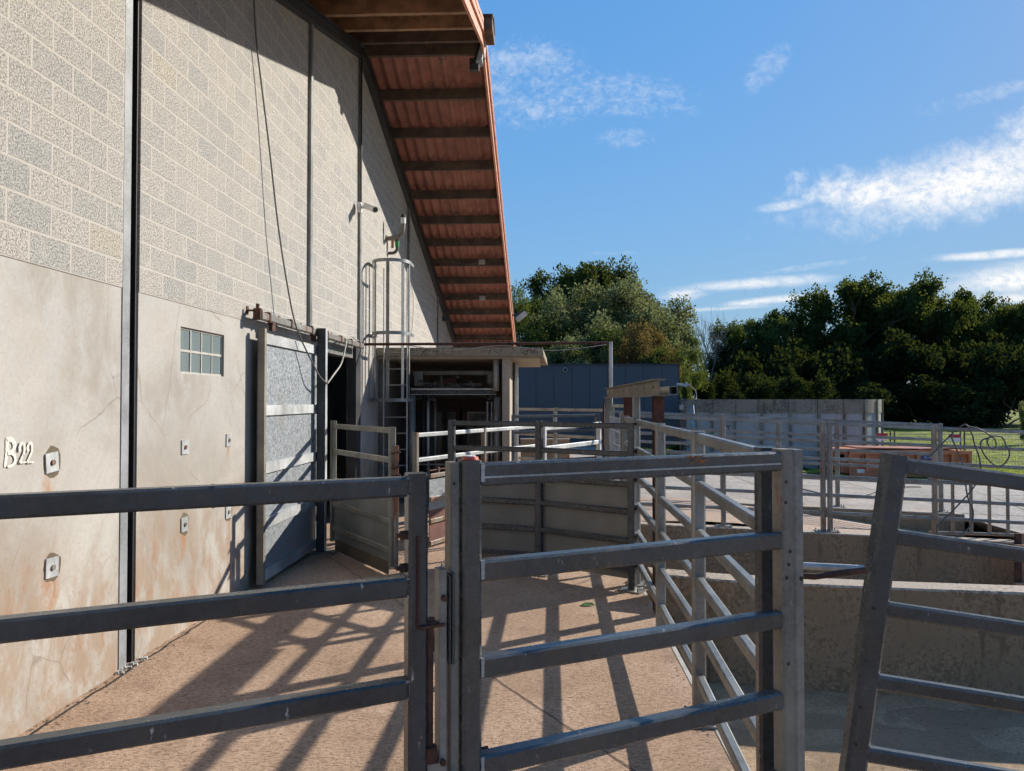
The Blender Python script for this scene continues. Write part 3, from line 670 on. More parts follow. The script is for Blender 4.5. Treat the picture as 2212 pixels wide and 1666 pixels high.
# ladder with cage
LY = 13.75
lad = thing('caged_ladder', (-2.75, LY, 0), 'galvanised fixed ladder with a round safety cage in front of the concrete canopy', 'ladder')
for x in (-2.97, -2.53):
    MB().beam((x, LY, .02), (x, LY, 4.5), .022, .04).build('rail', 'galv_light', lad)
for k in range(10): 
    MB().tube([(-2.97, LY, .2+k*.3), (-2.53, LY, .2+k*.3)], .013, 8).build('rung', 'galv', lad)
def hoop(z, full=True):
    mb = MB(); cx_, cy_, r = -2.75, LY-.38, .345; pts = []
    for k in range(25):
        a_ = math.pi*(k/24); pts.append((cx_+r*math.cos(a_), cy_-r*math.sin(a_)*1.0))
    pts = [(cx_+r, LY-.02)]+pts+[(cx_-r, LY-.02)]
    for (a_, b2) in zip(pts[:-1], pts[1:]):
        d = V((b2[0]-a_[0], b2[1]-a_[1], 0)); nn = V((-d.y, d.x, 0)).normalized()*.004
        mb.add([V((*a_, z-.03))-nn, V((*a_, z-.03))+nn, V((*b2, z-.03))+nn, V((*b2, z-.03))-nn, V((*a_, z+.03))-nn, V((*a_, z+.03))+nn, V((*b2, z+.03))+nn, V((*b2, z+.03))-nn],
               [(0,3,2,1),(4,5,6,7),(0,1,5,4),(1,2,6,5),(2,3,7,6),(3,0,4,7)])
    return mb
for z in (2.02, 3.22, 4.52): hoop(z).build('cage_hoop', 'galv', lad)
for ang in (5, 42, 90, 138, 175):
    a_ = R(ang); x = -2.75+.335*math.cos(a_); y = LY-.38-.335*math.sin(a_); tx, ty = -math.sin(a_), -math.cos(a_)
    MB().obox((x, y, 3.27), (tx*.06, ty*.06, 0), (-ty*.006, tx*.006, 0), (0, 0, 2.55)).build('cage_bar', 'galv', lad)

# ================================================================== shelter
sh = thing('canopy_shelter', (-1.5, 14, 0), 'open concrete shelter with a thick mossy roof slab beside the barn', 'shelter')
mb = MB(); rs = random.Random(2)
x0, x1, y0, y1, zb, zt = -3.14, .02, 13.9, 17.6, 2.86, 3.01
mb.add([(x0, y0, zb), (x1, y0, zb-.02), (x1+.1, y1, zb-.02), (x0, y1, zb), (x0, y0, zt), (x1-.02, y0, zt), (x1+.08, y1, zt), (x0, y1, zt)], [(0,3,2,1),(4,5,6,7),(0,1,5,4),(1,2,6,5),(2,3,7,6),(3,0,4,7)])
mb.build('roof_slab', 'mossy_slab', sh)
mb = MB().box((x0, 13.97, 2.8), (-.05, 17.55, 2.856)); mb.build('soffit', 'plain_concrete', sh)
mb = MB().box((-.76, 13.98, 0), (-.62, 17.3, 2.8)); mb.build('side_wall', 'plain_concrete', sh)
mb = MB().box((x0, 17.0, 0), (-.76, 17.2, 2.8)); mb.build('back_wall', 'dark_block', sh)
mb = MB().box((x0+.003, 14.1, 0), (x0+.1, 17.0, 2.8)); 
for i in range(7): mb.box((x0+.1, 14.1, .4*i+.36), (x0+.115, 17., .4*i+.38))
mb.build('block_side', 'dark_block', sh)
# framed windows in the back wall
wf = MB()
for (xa, xb) in ((-2.95, -1.95), (-1.8, -.95)):
    wf.box((xa-.1, 16.93, .1), (xb+.1, 16.99, 1.85))
wf.box((-3.0, 16.9, 1.85), (-.9, 16.985, 2.02)); wf = wf.build('window_frame', 'brown_frame', sh)
MB().box((-2.9, 16.91, .25), (-2.0, 16.925, 1.75)).build('pane', 'window_glass', wf)
MB().box((-1.72, 16.91, .25), (-1.02, 16.925, 1.75)).build('pane', 'window_glass', wf)
mb = MB(); mb.box((-1.70, 16.9, .75), (-1.05, 16.908, 1.72)); mb.build('shutter_board', 'shelter_wall', wf)
mb = MB()
for x in (-1.54, -1.38, -1.22): mb.box((x, 16.893, .75), (x+.012, 16.899, 1.72))
mb.build('board_gap', 'black', wf)
# cattle crush inside
cr = thing('cattle_crush', (-1.6, 14.6, 0), 'grey steel cattle crush with heavy beams and pipes under the concrete canopy', 'cattle crush')
def G(px, py, Y): return atY(px, py, Y)
def hb(x0p, x1p, yp, Y, h, d, name, mat):
    a, b_ = G(x0p, yp, Y), G(x1p, yp, Y); MB().beam(a, V((b_.x, Y, a.z)), d, h, .08).build(name, mat, cr)
hb(893, 1068, 806, 15.2, .09, .09, 'upper_beam', 'galv')
mb = MB(); c = G(908, 812, 15.1); mb.box(c-V((.11, .06, .2)), c+V((.06, .06, .07))); mb.build('beam_bracket', 'galv', cr); mb = MB(); c = G(1064, 812, 15.1); mb.box(c-V((.10, .06, .16)), c+V((.06, .06, .08))); mb.build('beam_bracket', 'galv', cr)
hb(888, 1072, 841, 14.55, .035, .12, 'lower_beam', 'galv_light'); hb(890, 1070, 848, 14.6, .08, .04, 'lower_beam', 'galv_dark'); hb(884, 1073, 852.5, 14.55, .012, .14, 'lower_beam', 'galv_light')
mb = MB(); mb.box(G(957, 830, 15)-V((0, .1, 0)), G(994, 818, 15)+V((0, .1, 0))); mb.build('motor_box', 'rust', cr)
mb = MB()
for x_ in (955, 990): mb.box(G(x_, 838, 14.95)-V((.02, .05, 0)), G(x_, 812, 14.95)+V((.02, .05, 0)))
mb.box(G(940, 838, 14.95), G(1000, 835, 14.95)+V((0, .05, 0))); mb.box(G(920, 833, 15.3), G(1040, 828, 15.3)+V((0, .05, 0))); mb.build('motor_frame', 'galv_dark', cr)
for (px, r, t0, t1, Y, nm, mt) in [(890, .075, 855, 1075, 14.5, 'pillar', 'galv'), (915, .06, 855, 1075, 15.2, 'pillar', 'dark_steel'), (925, .03, 865, 1060, 14.8, 'pipe', 'galv_light'), (940.5, .028, 868, 1040, 14.9, 'pipe', 'galv'),
                                (1072, .06, 772, 845, 14.2, 'hanger', 'galv_light'), (1074, .07, 858, 1080, 14.3, 'pillar', 'galv'), (1053, .018, 868, 1075, 14.4, 'pipe', 'galv_light'), (1062, .016, 868, 1075, 14.4, 'pipe', 'galv_light'), (1088, .03, 858, 1080, 14.4, 'pipe', 'galv_light')]:
    a, b_ = G(px, t0, Y), G(px, t1, Y); MB().tube([(a.x, Y, a.z), (a.x, Y, max(.01, b_.z))], r, 14).build(nm, mt, cr, True)
mb = MB(); mb.tube(smoothpts([G(925, 868, 14.8), G(928, 862, 14.8), G(934, 862, 14.85), G(940, 866, 14.9)], 4), .03, 8); mb.build('pipe_bend', 'galv', cr, True)
rs = random.Random(8)
mb = MB()
for px in (900, 905, 931, 939, 1053, 1060):
    p = G(px, 858, 14.7); mb.tube([p+V((0, 0, .08)), p-V((0, 0, .05))], .015, 6)
    for k in range(3): mb.obox(p+V((rs.uniform(-.03, .03), 0, rs.uniform(-.05, .05))), (.05, 0, .02), (0, .03, 0), (-.01, 0, .03))
for k in range(14):
    p = G(rs.uniform(893, 1070), rs.uniform(822, 838), 14.9); mb.obox(p, (rs.uniform(.03, .12), 0, rs.uniform(-.03, .03)), (0, .05, 0), (0, 0, rs.uniform(.02, .06)))
mb.build('fittings', 'galv_dark', cr)
mb = MB()
for z in (.45, .75): mb.beam((-2.5, 14.55, z), (-.9, 14.55, z), .03, .03)
mb.build('low_rail', 'galv', cr)
MB().box((-2.55, 14.4, .0), (-.85, 15.4, .28)).build('platform', 'dark_steel', cr)
MB().box((-2.6, 14.5, .86), (-1.5, 14.62, .90)).build('shelf', 'galv_worn', cr)
# drain pipe and block pier right of the shelter
dp = thing('corner_post', (-.55, 15.3, 0), 'slim pale galvanised post beside the right side of the shelter', 'post')
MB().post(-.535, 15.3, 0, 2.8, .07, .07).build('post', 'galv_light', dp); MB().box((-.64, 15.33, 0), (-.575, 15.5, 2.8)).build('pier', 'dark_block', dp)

# ================================================================== fences
HR = [1.81, 1.51, 1.21, .91, .605, .30]
def fence(name, pts, label, rails=HR, zb=None, post_w=.08, rail_w=.05, rail_h=.06, mats=('galv', 'galv'), plates=True, cat='fence', post_top=None, postmats=None, group=None):
    """pts: post positions; rails run between posts"""
    zb = zb or (lambda x: 0.)
    o = thing(name, (pts[0][0], pts[0][1], zb(pts[0][0])), label, cat, group)
    for i, (x, y) in enumerate(pts):
        q = pts[min(i+1, len(pts)-1)]; pp = pts[max(i-1, 0)]; ang = math.atan2(q[1]-pp[1], q[0]-pp[0]); z = zb(x)
        pt = (post_top[i] if post_top else rails[0]+.008)
        po = MB().post(x, y, z+.01, z+pt, post_w, post_w, ang).build('post', (postmats[i] if postmats else mats[0]), o)
        if plates:
            mb = MB(); d = .14; mb.obox((x, y, z+.009), (math.cos(ang)*.26, math.sin(ang)*.26, 0), (-math.sin(ang)*.2, math.cos(ang)*.2, 0), (0, 0, .014))
            mb.build('base_plate', 'galv_worn', po)
            mb = MB()
            for sx in (-.1, .1):
                for sy in (-.07, .07):
                    bx, by = x+sx*math.cos(ang)-sy*math.sin(ang), y+sx*math.sin(ang)+sy*math.cos(ang); mb.tube([(bx, by, z+.016), (bx, by, z+.05)], .009, 6)
            mb.build('bolt', 'galv_worn', po)
    for i in range(len(pts)-1):
        (xa, ya), (xb, yb) = pts[i], pts[i+1]; d = V((xb-xa, yb-ya, 0)).normalized()*(post_w/2-.002)
        for h in rails:
            a = V((xa, ya, zb(xa)+h-rail_h/2))+d; b_ = V((xb, yb, zb(xb)+h-rail_h/2))-d
            MB().beam(a, b_, rail_w, rail_h).build('rail', mats[1], o)
    return o
S_pts = [(atY(1656, 1300, 3.13).x, 3.13), (.985, 4.75), (1.0, 6.36), (1.03, 8.2), (1.05, 9.42)]
fS = fence('railing', S_pts, 'long six-rail galvanised railing running along the edge of the reddish concrete floor', post_top=[1.82, 1.82, 1.82, 2.05, 1.82], postmats=['galv_dark', 'galv', 'galv', 'galv', 'galv'])
# gate centre foreground
def gate(name, A, B, label, rails, zbot, ptop, pw=.065, rw=.05, rh=.055, mats=('galv_dark', 'galv_dark'), top_h=None, posts=True, bmat=None):
    o = thing(name, (A[0], A[1], 0), label, 'gate'); ang = math.atan2(B[1]-A[1], B[0]-A[0]); d = V((math.cos(ang), math.sin(ang), 0))
    if posts:
        MB().post(A[0], A[1], zbot, ptop[0], pw, pw, ang).build('post', mats[0], o)
        MB().post(B[0], B[1], zbot, ptop[1], pw, pw, ang).build('post', bmat or mats[0], o)
    for i, h in enumerate(rails):
        hh = top_h if (i == 0 and top_h) else rh
        a = V((A[0], A[1], h-hh/2))+d*(pw/2-.002); b_ = V((B[0], B[1], h-hh/2))-d*(pw/2-.002)
        MB().beam(a, b_, rw, hh, .13).build('rail', mats[1], o)
    return o, ang, d
A, B = V((-.233, 2.36, 0)), V((atY(1690, 968, 2.95).x, 2.95, 0))
gc, ang, d = gate('metal_gate', A, B, 'dark galvanised five-bar gate in the middle foreground with a red cap on its left post', [1.815, 1.505, 1.2, .89, .58, .27], .05, (1.825, 1.825), rw=.056, rh=.066, top_h=.074, bmat='beige_steel', mats=('galv_mid', 'galv_mid'))  # right post's beige puts light bounced off the wall into its colour
# rounded lip under the top rail, as on the old gate
nrm = V((math.sin(ang), -math.cos(ang), 0))
MB().beam(A+d*.035+nrm*.027+V((0, 0, 1.77)), B-d*.035+nrm*.027+V((0, 0, 1.77)), .004, .006, .1).build('weld_seam', 'galv_light', gc)
MB().post(*(B+d*.055)[:2], .05, 1.822, .048, .065, ang).build('closing_post', 'galv', gc)
MB().post(*(A-d*.055+nrm*-.01)[:2], .05, 1.82, .03, .06, ang).build('latch_channel', 'beige_steel', gc)
lc = MB(); q = A-d*.095; lc.post(q.x, q.y, .0, 1.49, .026, .05, ang); lc = lc.build('hinge_channel', 'galv', gc)
lc2 = MB(); q = A-d*.066+nrm*.01; lc2.post(q.x, q.y, 1.2, 1.48, .008, .055, ang); lc2.post(q.x-.01, q.y, 1.2, 1.47, .006, .05, ang); lc2.build('latch_plate', 'galv_dark', gc)
rod = MB(); q = A-d*.135+nrm*.01; rod.tube([(q.x, q.y, 1.315), (q.x, q.y, .93)], .0115, 10); rod.tube([(q.x, q.y, .95), (q.x+.006, q.y, .905)], .022, 10); rod.tube([(q.x, q.y, 1.315), (q.x, q.y, 1.333)], .02, 6); rod = rod.build('hinge_rod', 'rust', gc)
mb = MB(); mb.obox((q.x, q.y, 1.322), d*.085, nrm*.05, (0, 0, .008)); mb.obox(q-d*.042+V((0, 0, 1.46)), d*.008, nrm*.04, (0, 0, .28)); mb.build('hinge_bracket', 'rust', gc)
mb = MB(); q2 = A-d*.115; mb.post(q2.x, q2.y, .76, .9, .06, .05, ang); mb.post(q2.x-.01, q2.y, .2, .75, .04, .045, ang); mb.build('hinge_box', 'galv', gc)
mb = MB(); q3 = A-d*.07+nrm*.035; mb.post(q3.x, q3.y, .68, .86, .045, .006, ang); mb.build('cover_plate', 'beige_steel', gc)
# bolts and holes
for (gx, gz) in [(-.097, 1.405), (-.10, .905)]:
    q = A+d*gx+nrm*.03; MB().tube([V((q.x, q.y, gz)), V((q.x, q.y, gz))+nrm*.014], .010, 6).build('bolt', 'rust', gc)
q = A+d*.036+V((0, 0, .905)); MB().tube([q, q+d*.028], .005, 8).build('bolt', 'rust', gc)
mb = MB()
for (off, z) in [(-.015, 1.70), (-.018, 1.62), (-.004, 1.38), (-.015, 1.33), (-.01, 1.0), (.004, 1.43)]:
    q = B+d*off+nrm*.0335; mb.tube([V((q.x, q.y, z)), V((q.x, q.y, z))+nrm*.0012], .007, 10)
q = B+d*.06+nrm*.033; mb.tube([V((q.x, q.y, 1.32)), V((q.x, q.y, 1.32))+nrm*.002], .009, 10)
q = A+d*-.06+nrm*.022; mb.tube([V((q.x, q.y, 1.755)), V((q.x, q.y, 1.755))+nrm*.002], .005, 8)
mb.build('bolt_hole', 'black', gc)
for q, z, m_ in [(A+d*.034, 1.785, 1), (A+d*.034, 1.478, 1), (A+d*.034, 1.17, 1), (A+d*.034, .86, 1)]:
    mb = MB(); rs = random.Random(int(z*100))
    for k in range(9):
        mb.obox(q+nrm*.028+V((0, 0, z-.025+k*.0065)), d*rs.uniform(.008, .014), nrm*.006, (0, 0, .0075))
    mb.build('weld', 'galv_light', gc)
# red cap on the left post
cp_ = thing('red_cap', (A.x, A.y, 1.825), 'small red plastic cap lying on top of the middle gate post', 'cap')
MB().tube([(A.x+.002, A.y, 1.826), (A.x+.002, A.y, 1.836)], .029, 24, .025).build('cap', 'red_plastic', cp_, False)
MB().tube([(A.x+.002, A.y, 1.836), (A.x+.002, A.y, 1.839)], .018, 16).build('cap_centre', 'white_plastic', cp_)
# dried clump on the rail
rs = random.Random(6); mb = MB(); q0 = A.lerp(B, .665)+nrm*.02+V((0, 0, 1.805))
for k in range(26):
    q = q0+d*rs.gauss(0, .022)+V((0, 0, rs.uniform(-.022, .008)))+nrm*rs.uniform(0, .012); mb.obox(q, d*rs.uniform(.006, .022)+V((0, 0, rs.uniform(-.01, .01))), nrm*.004, (0, 0, rs.uniform(.003, .009)))
tag(mb.build('dried_leaf', 'dry_leaf'), 'dried brown leaf stuck on the top rail of the middle gate', 'leaf')
# left foreground gate
A2, B2 = V((-3.0, .965, 0)), V((-.392, 2.29, 0))
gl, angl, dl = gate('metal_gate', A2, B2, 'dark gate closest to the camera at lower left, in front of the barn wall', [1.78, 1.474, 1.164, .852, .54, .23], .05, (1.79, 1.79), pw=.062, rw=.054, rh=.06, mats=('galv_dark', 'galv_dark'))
nl = V((math.sin(angl), -math.cos(angl), 0))
mb = MB()
for z in (1.60, 1.5):
    q = B2-dl*.031+nl*.0+V((0, 0, z)); mb.tube([q, q-dl*.02], .014, 8); mb.tube([q-dl*.02, q-dl*.032], .007, 8)
mb.build('bolt', 'rust', gl)
for (k, zz) in [(.58, 1.775), (.34, 1.469), (.52, 1.159), (.8, 1.775), (.62, .847)]:
    q = A2.lerp(B2, k)+V((0, 0, zz-.025)); MB().obox(q, dl*.006, nl*.056, (0, 0, .0615)).build('joint', 'galv_dark', gl)
for zz in (1.775, 1.469, 1.159, .847):
    mb = MB(); q = B2-dl*.033+nl*.022+V((0, 0, zz-.025)); rs = random.Random(int(zz*1000))
    for k in range(9): mb.obox(q+V((0, 0, -.026+k*.0065)), dl*rs.uniform(.007, .013), nl*.01, (0, 0, .0075))
    mb.build('weld', 'galv', gl)
# leaning gate right foreground
LG = 3.2
def L(px, py, Y=LG): return atY(px, py, Y)
t0, b0 = L(1933, 982), L(1825, 1790)
lg = thing('leaning_gate', (b0.x, LG, -.7), 'tilted dark galvanised gate leaning at the right edge of the picture over the pit', 'gate')
MB().beam(b0, t0, .09, .085, .16, up=(0, -1, 0)).build('post', 'galv_dark', lg)
for (xa, ya, sl_) in [(1952, 1006, .143), (1933, 1160, .14), (1913, 1315, .15), (1889, 1471, .16), (1867, 1627, .168), (1846, 1783, .175)]:
    a = L(xa, ya); e = L(xa+520, ya+520*sl_); MB().beam(a, e, .05, .062 if ya > 1100 else .068, .2).build('rail', 'galv_dark', lg)
e1 = L(2440, 1006+500*.15); e2 = L(2360, 1870); MB().beam(e2, e1, .08, .08, .16, up=(0, -1, 0)).build('post', 'galv_dark', lg)
mb = MB()
for (px, py) in [(1888, 1308), (1870, 1420), (1860, 1520), (1850, 1598)]:
    q = L(px, py)+V((-.02, -.047, 0)); mb.tube([q, q+V((0, -.002, 0))], .006, 8)
mb.build('bolt_hole', 'black', lg)
# tie rods between the two gates
tr_ = thing('tie_rod', L(1735, 1230, 3.05), 'rusty round bar joining the middle gate post to the tilted gate', 'bar')
MB().tube([L(1668, 1240, 3.12), L(1760, 1246, 3.05), L(1800, 1240, 3.06), L(1868, 1232, 3.1)], .0125, 10).build('bar', 'rust', tr_)
t2 = thing('tie_pipe', L(1735, 1222, 3.2), 'pale galvanised pipe just above the rusty bar between the gates', 'pipe')
MB().tube([L(1735, 1222, 3.25), L(1866, 1229, 3.2)], .015, 10).build('pipe', 'galv_light', t2)

# middle fence with sheet panels
Mp = [(-1.10, 8.95), (-.04, 8.62), (.95, 7.93)]
fM = fence('panel_fence', Mp, 'grey railing with solid boards on its lower half, behind the middle gate', rails=[1.77, 1.47, 1.15, .86, .55, .25], mats=('galv_dark', 'galv_dark'))
for (a, b_) in [(0, 1), (1, 2)]:
    (xa, ya), (xb, yb) = Mp[a], Mp[b_]; dv = V((xb-xa, yb-ya, 0)).normalized(); nb = V((-dv.y, dv.x, 0))*.034
    q, q2 = V((xa, ya, 0))+nb+dv*.0, V((xb, yb, 0))+nb-dv*(.14 if b == 2 else .0)
    mb = MB(); mb.obox((q+q2)/2+V((0, 0, .61)), (q2-q), nb.normalized()*.012, (0, 0, 1.0)); mb.build('panel', 'board', fM)
# N: light fence going away, its first bay closed by a painted sheet
Np = [(-1.72, 10.0), (-.93, 11.7), (-.06, 13.45)]
fN = fence('railing', Np, 'pale rusty railing with a red and silver sheet below, left of the panel fence', rails=[1.57, 1.23], mats=('galv_rust', 'galv_light'), post_w=.07)
dv = (V((-.93, 11.7, 0))-V((-1.72, 10.0, 0))).normalized(); nb = V((dv.y, -dv.x, 0))
q, q2 = V((-1.55, 10.1, 0)), V((-.95, 11.4, 0))
MB().obox((q+q2)/2+V((0, 0, .72)), q2-q, nb*.01, (0, 0, .42)).build('sheet', 'sheet', fN)
MB().obox((q+q2)/2+V((0, 0, .28)), q2-q, nb*.012, (0, 0, .46)).build('red_sheet', 'red_paint', fN)
mb = MB()
for z in (.98, .66, .36, .06): mb.beam(q+nb*.02+V((0, 0, z)), q2+nb*.02+V((0, 0, z)), .03, .06)
mb.build('stiffener', 'galv_rust', fN)
mb = MB(); mb.tube([q+V((0, 0, 1.05)), q+dv*.5+V((0, 0, 1.055))], .011, 6); mb.obox(q+dv*.22+V((0, 0, 1.04)), dv*.04, nb*.04, (0, 0, .09)); mb.build('latch', 'rust', fN)
N2 = [(.02, 13.62), (1.2, 15.9)]
fN2 = fence('railing', N2, 'bright galvanised frame seen between the rails of the panel fence', rails=[1.55, 1.17], mats=('galv_light', 'galv_light'), post_w=.09, rail_h=.09, plates=False)
# gate by the door
O0, O1 = V((-2.82, 9.9, 0)), V((-1.72, 8.42, 0))
go_, ago, dgo = gate('swing_gate', O1, O0, 'open swing gate with a speckled metal sheet and rubber flap, next to the sliding door', [1.70, 1.36, .97, .66, .33], .12, (1.71, 1.74), pw=.07, rw=.045, rh=.065, mats=('beige_steel', 'beige_steel'))
nn = V((dgo.y, -dgo.x, 0)); nn = nn if nn.y < 0 or True else -nn
MB().obox((O0+O1)/2+V((0, 0, .55)), (O1-O0)*.97, nn.normalized()*.008, (0, 0, .80)).build('sheet', 'board', go_)
MB().obox((O0+O1)/2+V((0, 0, .09)), (O1-O0)*.9, nn.normalized()*.014, (0, 0, .15)).build('rubber_flap', 'rubber', go_)
lt = MB(); q = O1+V((.035, -.03, 0)); lt.post(q.x+.02, q.y, .1, 1.5, .035, .05, ago); lt.build('latch_post', 'galv_rust', go_)
mb = MB()
for z in (1.41, 1.24, 1.15): mb.tube([q+V((-.03, -.03, z)), q+V((.07, -.03, z+.02))], .012, 6)
mb.build('pin', 'rust', go_)
# mesh panel
mp_ = thing('mesh_screen', (1.03, 9.7, 0), 'welded wire mesh between the two rusty posts of the gantry', 'mesh screen')
mb = MB()
for k in range(13): mb.tube([(1.04, 9.75+k*.15, .08), (1.04, 9.75+k*.15, 1.78)], .004, 5)
for k in range(10): mb.tube([(1.036, 9.72, .1+k*.185), (1.036, 11.58, .1+k*.185)], .005, 5)
mb.build('mesh', 'galv_light', mp_)
for y in (9.72, 11.58): MB().post(1.04, y, .0, 1.85, .05, .05).build('post', 'galv', mp_)
# gantry beam with posts
gb = thing('rail_gantry', (1.12, 7.0, 0), 'weathered steel channel beam with bolt holes carried by rusty posts above the railing', 'gantry')
mb = MB(); x = 1.08
mb.box((x, 6.95, 2.065), (x+.012, 12.5, 2.21)); mb.box((x-.04, 6.95, 2.205), (x+.07, 12.5, 2.217)); mb.box((x-.04, 6.95, 2.055), (x+.07, 12.5, 2.066)); mb.build('beam', 'beige_steel', gb)
mb = MB()
for k in range(8): mb.box((x-.003, 7.25+k*.68, 2.13), (x+.001, 7.31+k*.68, 2.155))
mb.build('bolt_hole', 'black', gb)
mb = MB()
for (za, zb_) in ((2.065, 2.072), (2.138, 2.145)): mb.box((x+.08, 6.85, za), (x+.16, 8.2, zb_))
mb.box((x+.08, 6.85, 2.072), (x+.087, 8.2, 2.138)); mb.box((x+.153, 6.85, 2.072), (x+.16, 8.2, 2.138)); mb.box((x+.087, 7.1, 2.072), (x+.153, 7.12, 2.138)); mb.build('square_tube', 'galv', gb)
for (y, z0_, w_, mt) in [(7.08, 0.02, .105, 'rust'), (9.58, .02, .1, 'rust'), (12.35, .02, .085, 'galv_worn')]:
    mb = MB(); mb.box((x-.035, y-w_/2, z0_), (x+.065, y-w_/2+.012, 2.055)); mb.box((x-.035, y+w_/2-.012, z0_), (x+.065, y+w_/2, 2.055)); mb.box((x+.01, y-w_/2+.012, z0_), (x+.022, y+w_/2-.012, 2.055)); mb.build('post', mt, gb)
pQ = thing('steel_post', (1.12, 8.95, 0), 'plain galvanised post between the two rusty gantry posts', 'post'); MB().post(1.12, 8.95, 0, 1.97, .06, .06).build('post', 'galv', pQ)
pR = thing('goal_frame', (1.1, 11.7, 0), 'small galvanised frame behind the middle rusty post', 'frame')
MB().post(1.10, 11.75, 0, 1.95, .06, .06).build('post', 'galv', pR); MB().post(1.25, 10.9, 0, 1.95, .055, .055).build('post', 'galv', pR); MB().beam((1.10, 11.75, 1.93), (1.25, 10.9, 1.93), .05, .05).build('rail', 'galv_light', pR)
pT = thing('steel_rod', (1.0, 12.3, 0), 'thin dark upright rod left of the gantry end', 'rod'); MB().tube([(1.0, 12.2, .0), (1.0, 12.2, 1.99)], .018, 8).build('rod', 'rust', pT)

# far fences
zf = lambda x: zg(x)
f2 = fence('railing', [(1.35, 12.75), (3.07, 12.76), (4.72, 12.72), (4.835, 12.72), (6.55, 12.7), (8.05, 12.6)], 'five-rail galvanised railing standing on the second low wall', rails=[1.84, 1.55, 1.25, .95, .64, .34], zb=zf, mats=('galv_worn', 'galv'), postmats=['galv_worn', 'galv_worn', 'galv_worn', 'galv', 'galv_rust', 'galv_rust'], rail_w=.045, rail_h=.055, post_w=.075)
f3 = fence('railing', [(1.42, 16.25), (3.85, 16.1), (5.05, 16.1), (6.28, 16.1), (8.38, 16.0)], 'five-rail galvanised railing standing on the farthest low wall', rails=[1.86, 1.55, 1.24, .93, .62], zb=zf, mats=('galv_worn', 'galv'), rail_w=.05, rail_h=.06)
f4 = fence('railing', [(-.62, 14.8), (1.2, 16.2)], 'dark railing in front of the blue building, lower of the two short ones', rails=[1.72, 1.4, 1.1, .8, .5], mats=('galv_dark', 'galv_dark'), post_w=.1, plates=False)
f5 = fence('railing', [(-1.0, 19.1), (.3, 17.7), (1.38, 16.5)], 'pale railing sloping in front of the blue building, upper of the two short ones', rails=[1.83, 1.21, .9, .6], mats=('galv', 'galv'), plates=False, rail_h=.07)
lw = thing('block_wall', (-.65, 22, 0), 'low weathered block wall in front of the blue building behind the railings', 'wall')
MB().box((-.65, 22, -.05), (.8, 22.2, .84)).build('wall_face', 'stained_wall', lw); MB().box((-.66, 21.99, .84), (.81, 22.21, .88)).build('wall_top', 'wall_cap', lw)
# barred gate behind the right bay
bg = thing('barred_gate', (6.65, 12.95, -.27), 'low gate with upright bars behind the right bay of the railing', 'gate')
for k in range(6): MB().post(6.7+k*.305, 13.0, -.24, .68, .045, .045).build('bar', 'galv_rust' if k % 2 else 'galv_worn', bg)
MB().beam((6.6, 13.0, -.245), (8.35, 12.98, -.28), .05, .05).build('bottom_rail', 'galv_worn', bg); MB().beam((6.6, 13.0, .70), (8.35, 12.98, .68), .05, .05).build('top_rail', 'galv', bg)
MB().post(8.42, 12.98, -.3, 1.2, .07, .07).build('post', 'galv_rust', bg)
# hoses over the rail
def hz(pts, Yd, label, r=.0125, mat='cable'):
    P_ = []
    for i, q in enumerate(pts):
        zx, zy = q[0], q[1]; Y = q[2] if len(q) > 2 else Yd; P_.append(atY(2006+zx/10.74, 889.1+zy/10.74, Y))
    return tag(MB().tube(smoothpts(P_, 5), r, 7).build('hose', mat, None, True), label, 'hose', 'hoses hung over the railing')
hz([(-330, 1330), (0, 1060), (300, 760), (550, 510), (640, 430, 12.7), (750, 345, 12.62), (850, 305, 12.6), (910, 345, 12.52), (950, 420), (1020, 560), (1060, 740), (1110, 880), (1165, 1040), (1200, 1250), (1195, 1500), (1000, 1820), (640, 2220), (300, 2560), (190, 2700), (260, 2900), (520, 2960), (880, 2760), (1010, 2540), (1030, 2300), (930, 2060), (880, 1850), (850, 1600), (790, 1200)], 12.54, 'grey hose hung over the railing and crossing itself down to the low wall')
hz([(640, 430), (555, 500), (543, 620), (590, 740), (650, 880), (720, 1040), (790, 1200)], 12.5, 'short grey hose hanging straight down left on the railing')
hz([(910, 345, 12.6), (1080, 380), (1280, 460), (1440, 560), (1640, 575), (1730, 630), (1800, 800), (1870, 920), (1860, 1060), (1750, 1220), (1620, 1265), (1500, 1220), (1330, 1060), (1230, 880), (1205, 740), (1250, 660), (1370, 620), (1440, 590), (1530, 640), (1565, 780), (1480, 855), (1400, 800), (1355, 700), (1390, 620)], 12.5, 'coiled dark hose with a small inner loop tied on the right of the railing')
p_ = [atY(1616, 1005, 17.5), atY(1655, 1030, 17), atY(1712, 1052, 16.6), atY(1770, 1090, 16.9), atY(1850, 1080, 17.2), atY(1880, 1040, 17.9)]
tag(MB().tube(smoothpts([V((q.x, q.y, zg(q.x)+.03)) for q in [atZ(1610, 1000, -.25), atZ(1660, 1032, -.25), atZ(1712, 1052, -.25), atZ(1800, 1076, -.3), atZ(1860, 1073, -.3), atZ(1920, 1052, -.33), atZ(1990, 1048, -.35)]], 6), .02, 6).build('hose', 'cable', None, True), 'thin dark hose lying across the concrete yard', 'hose')
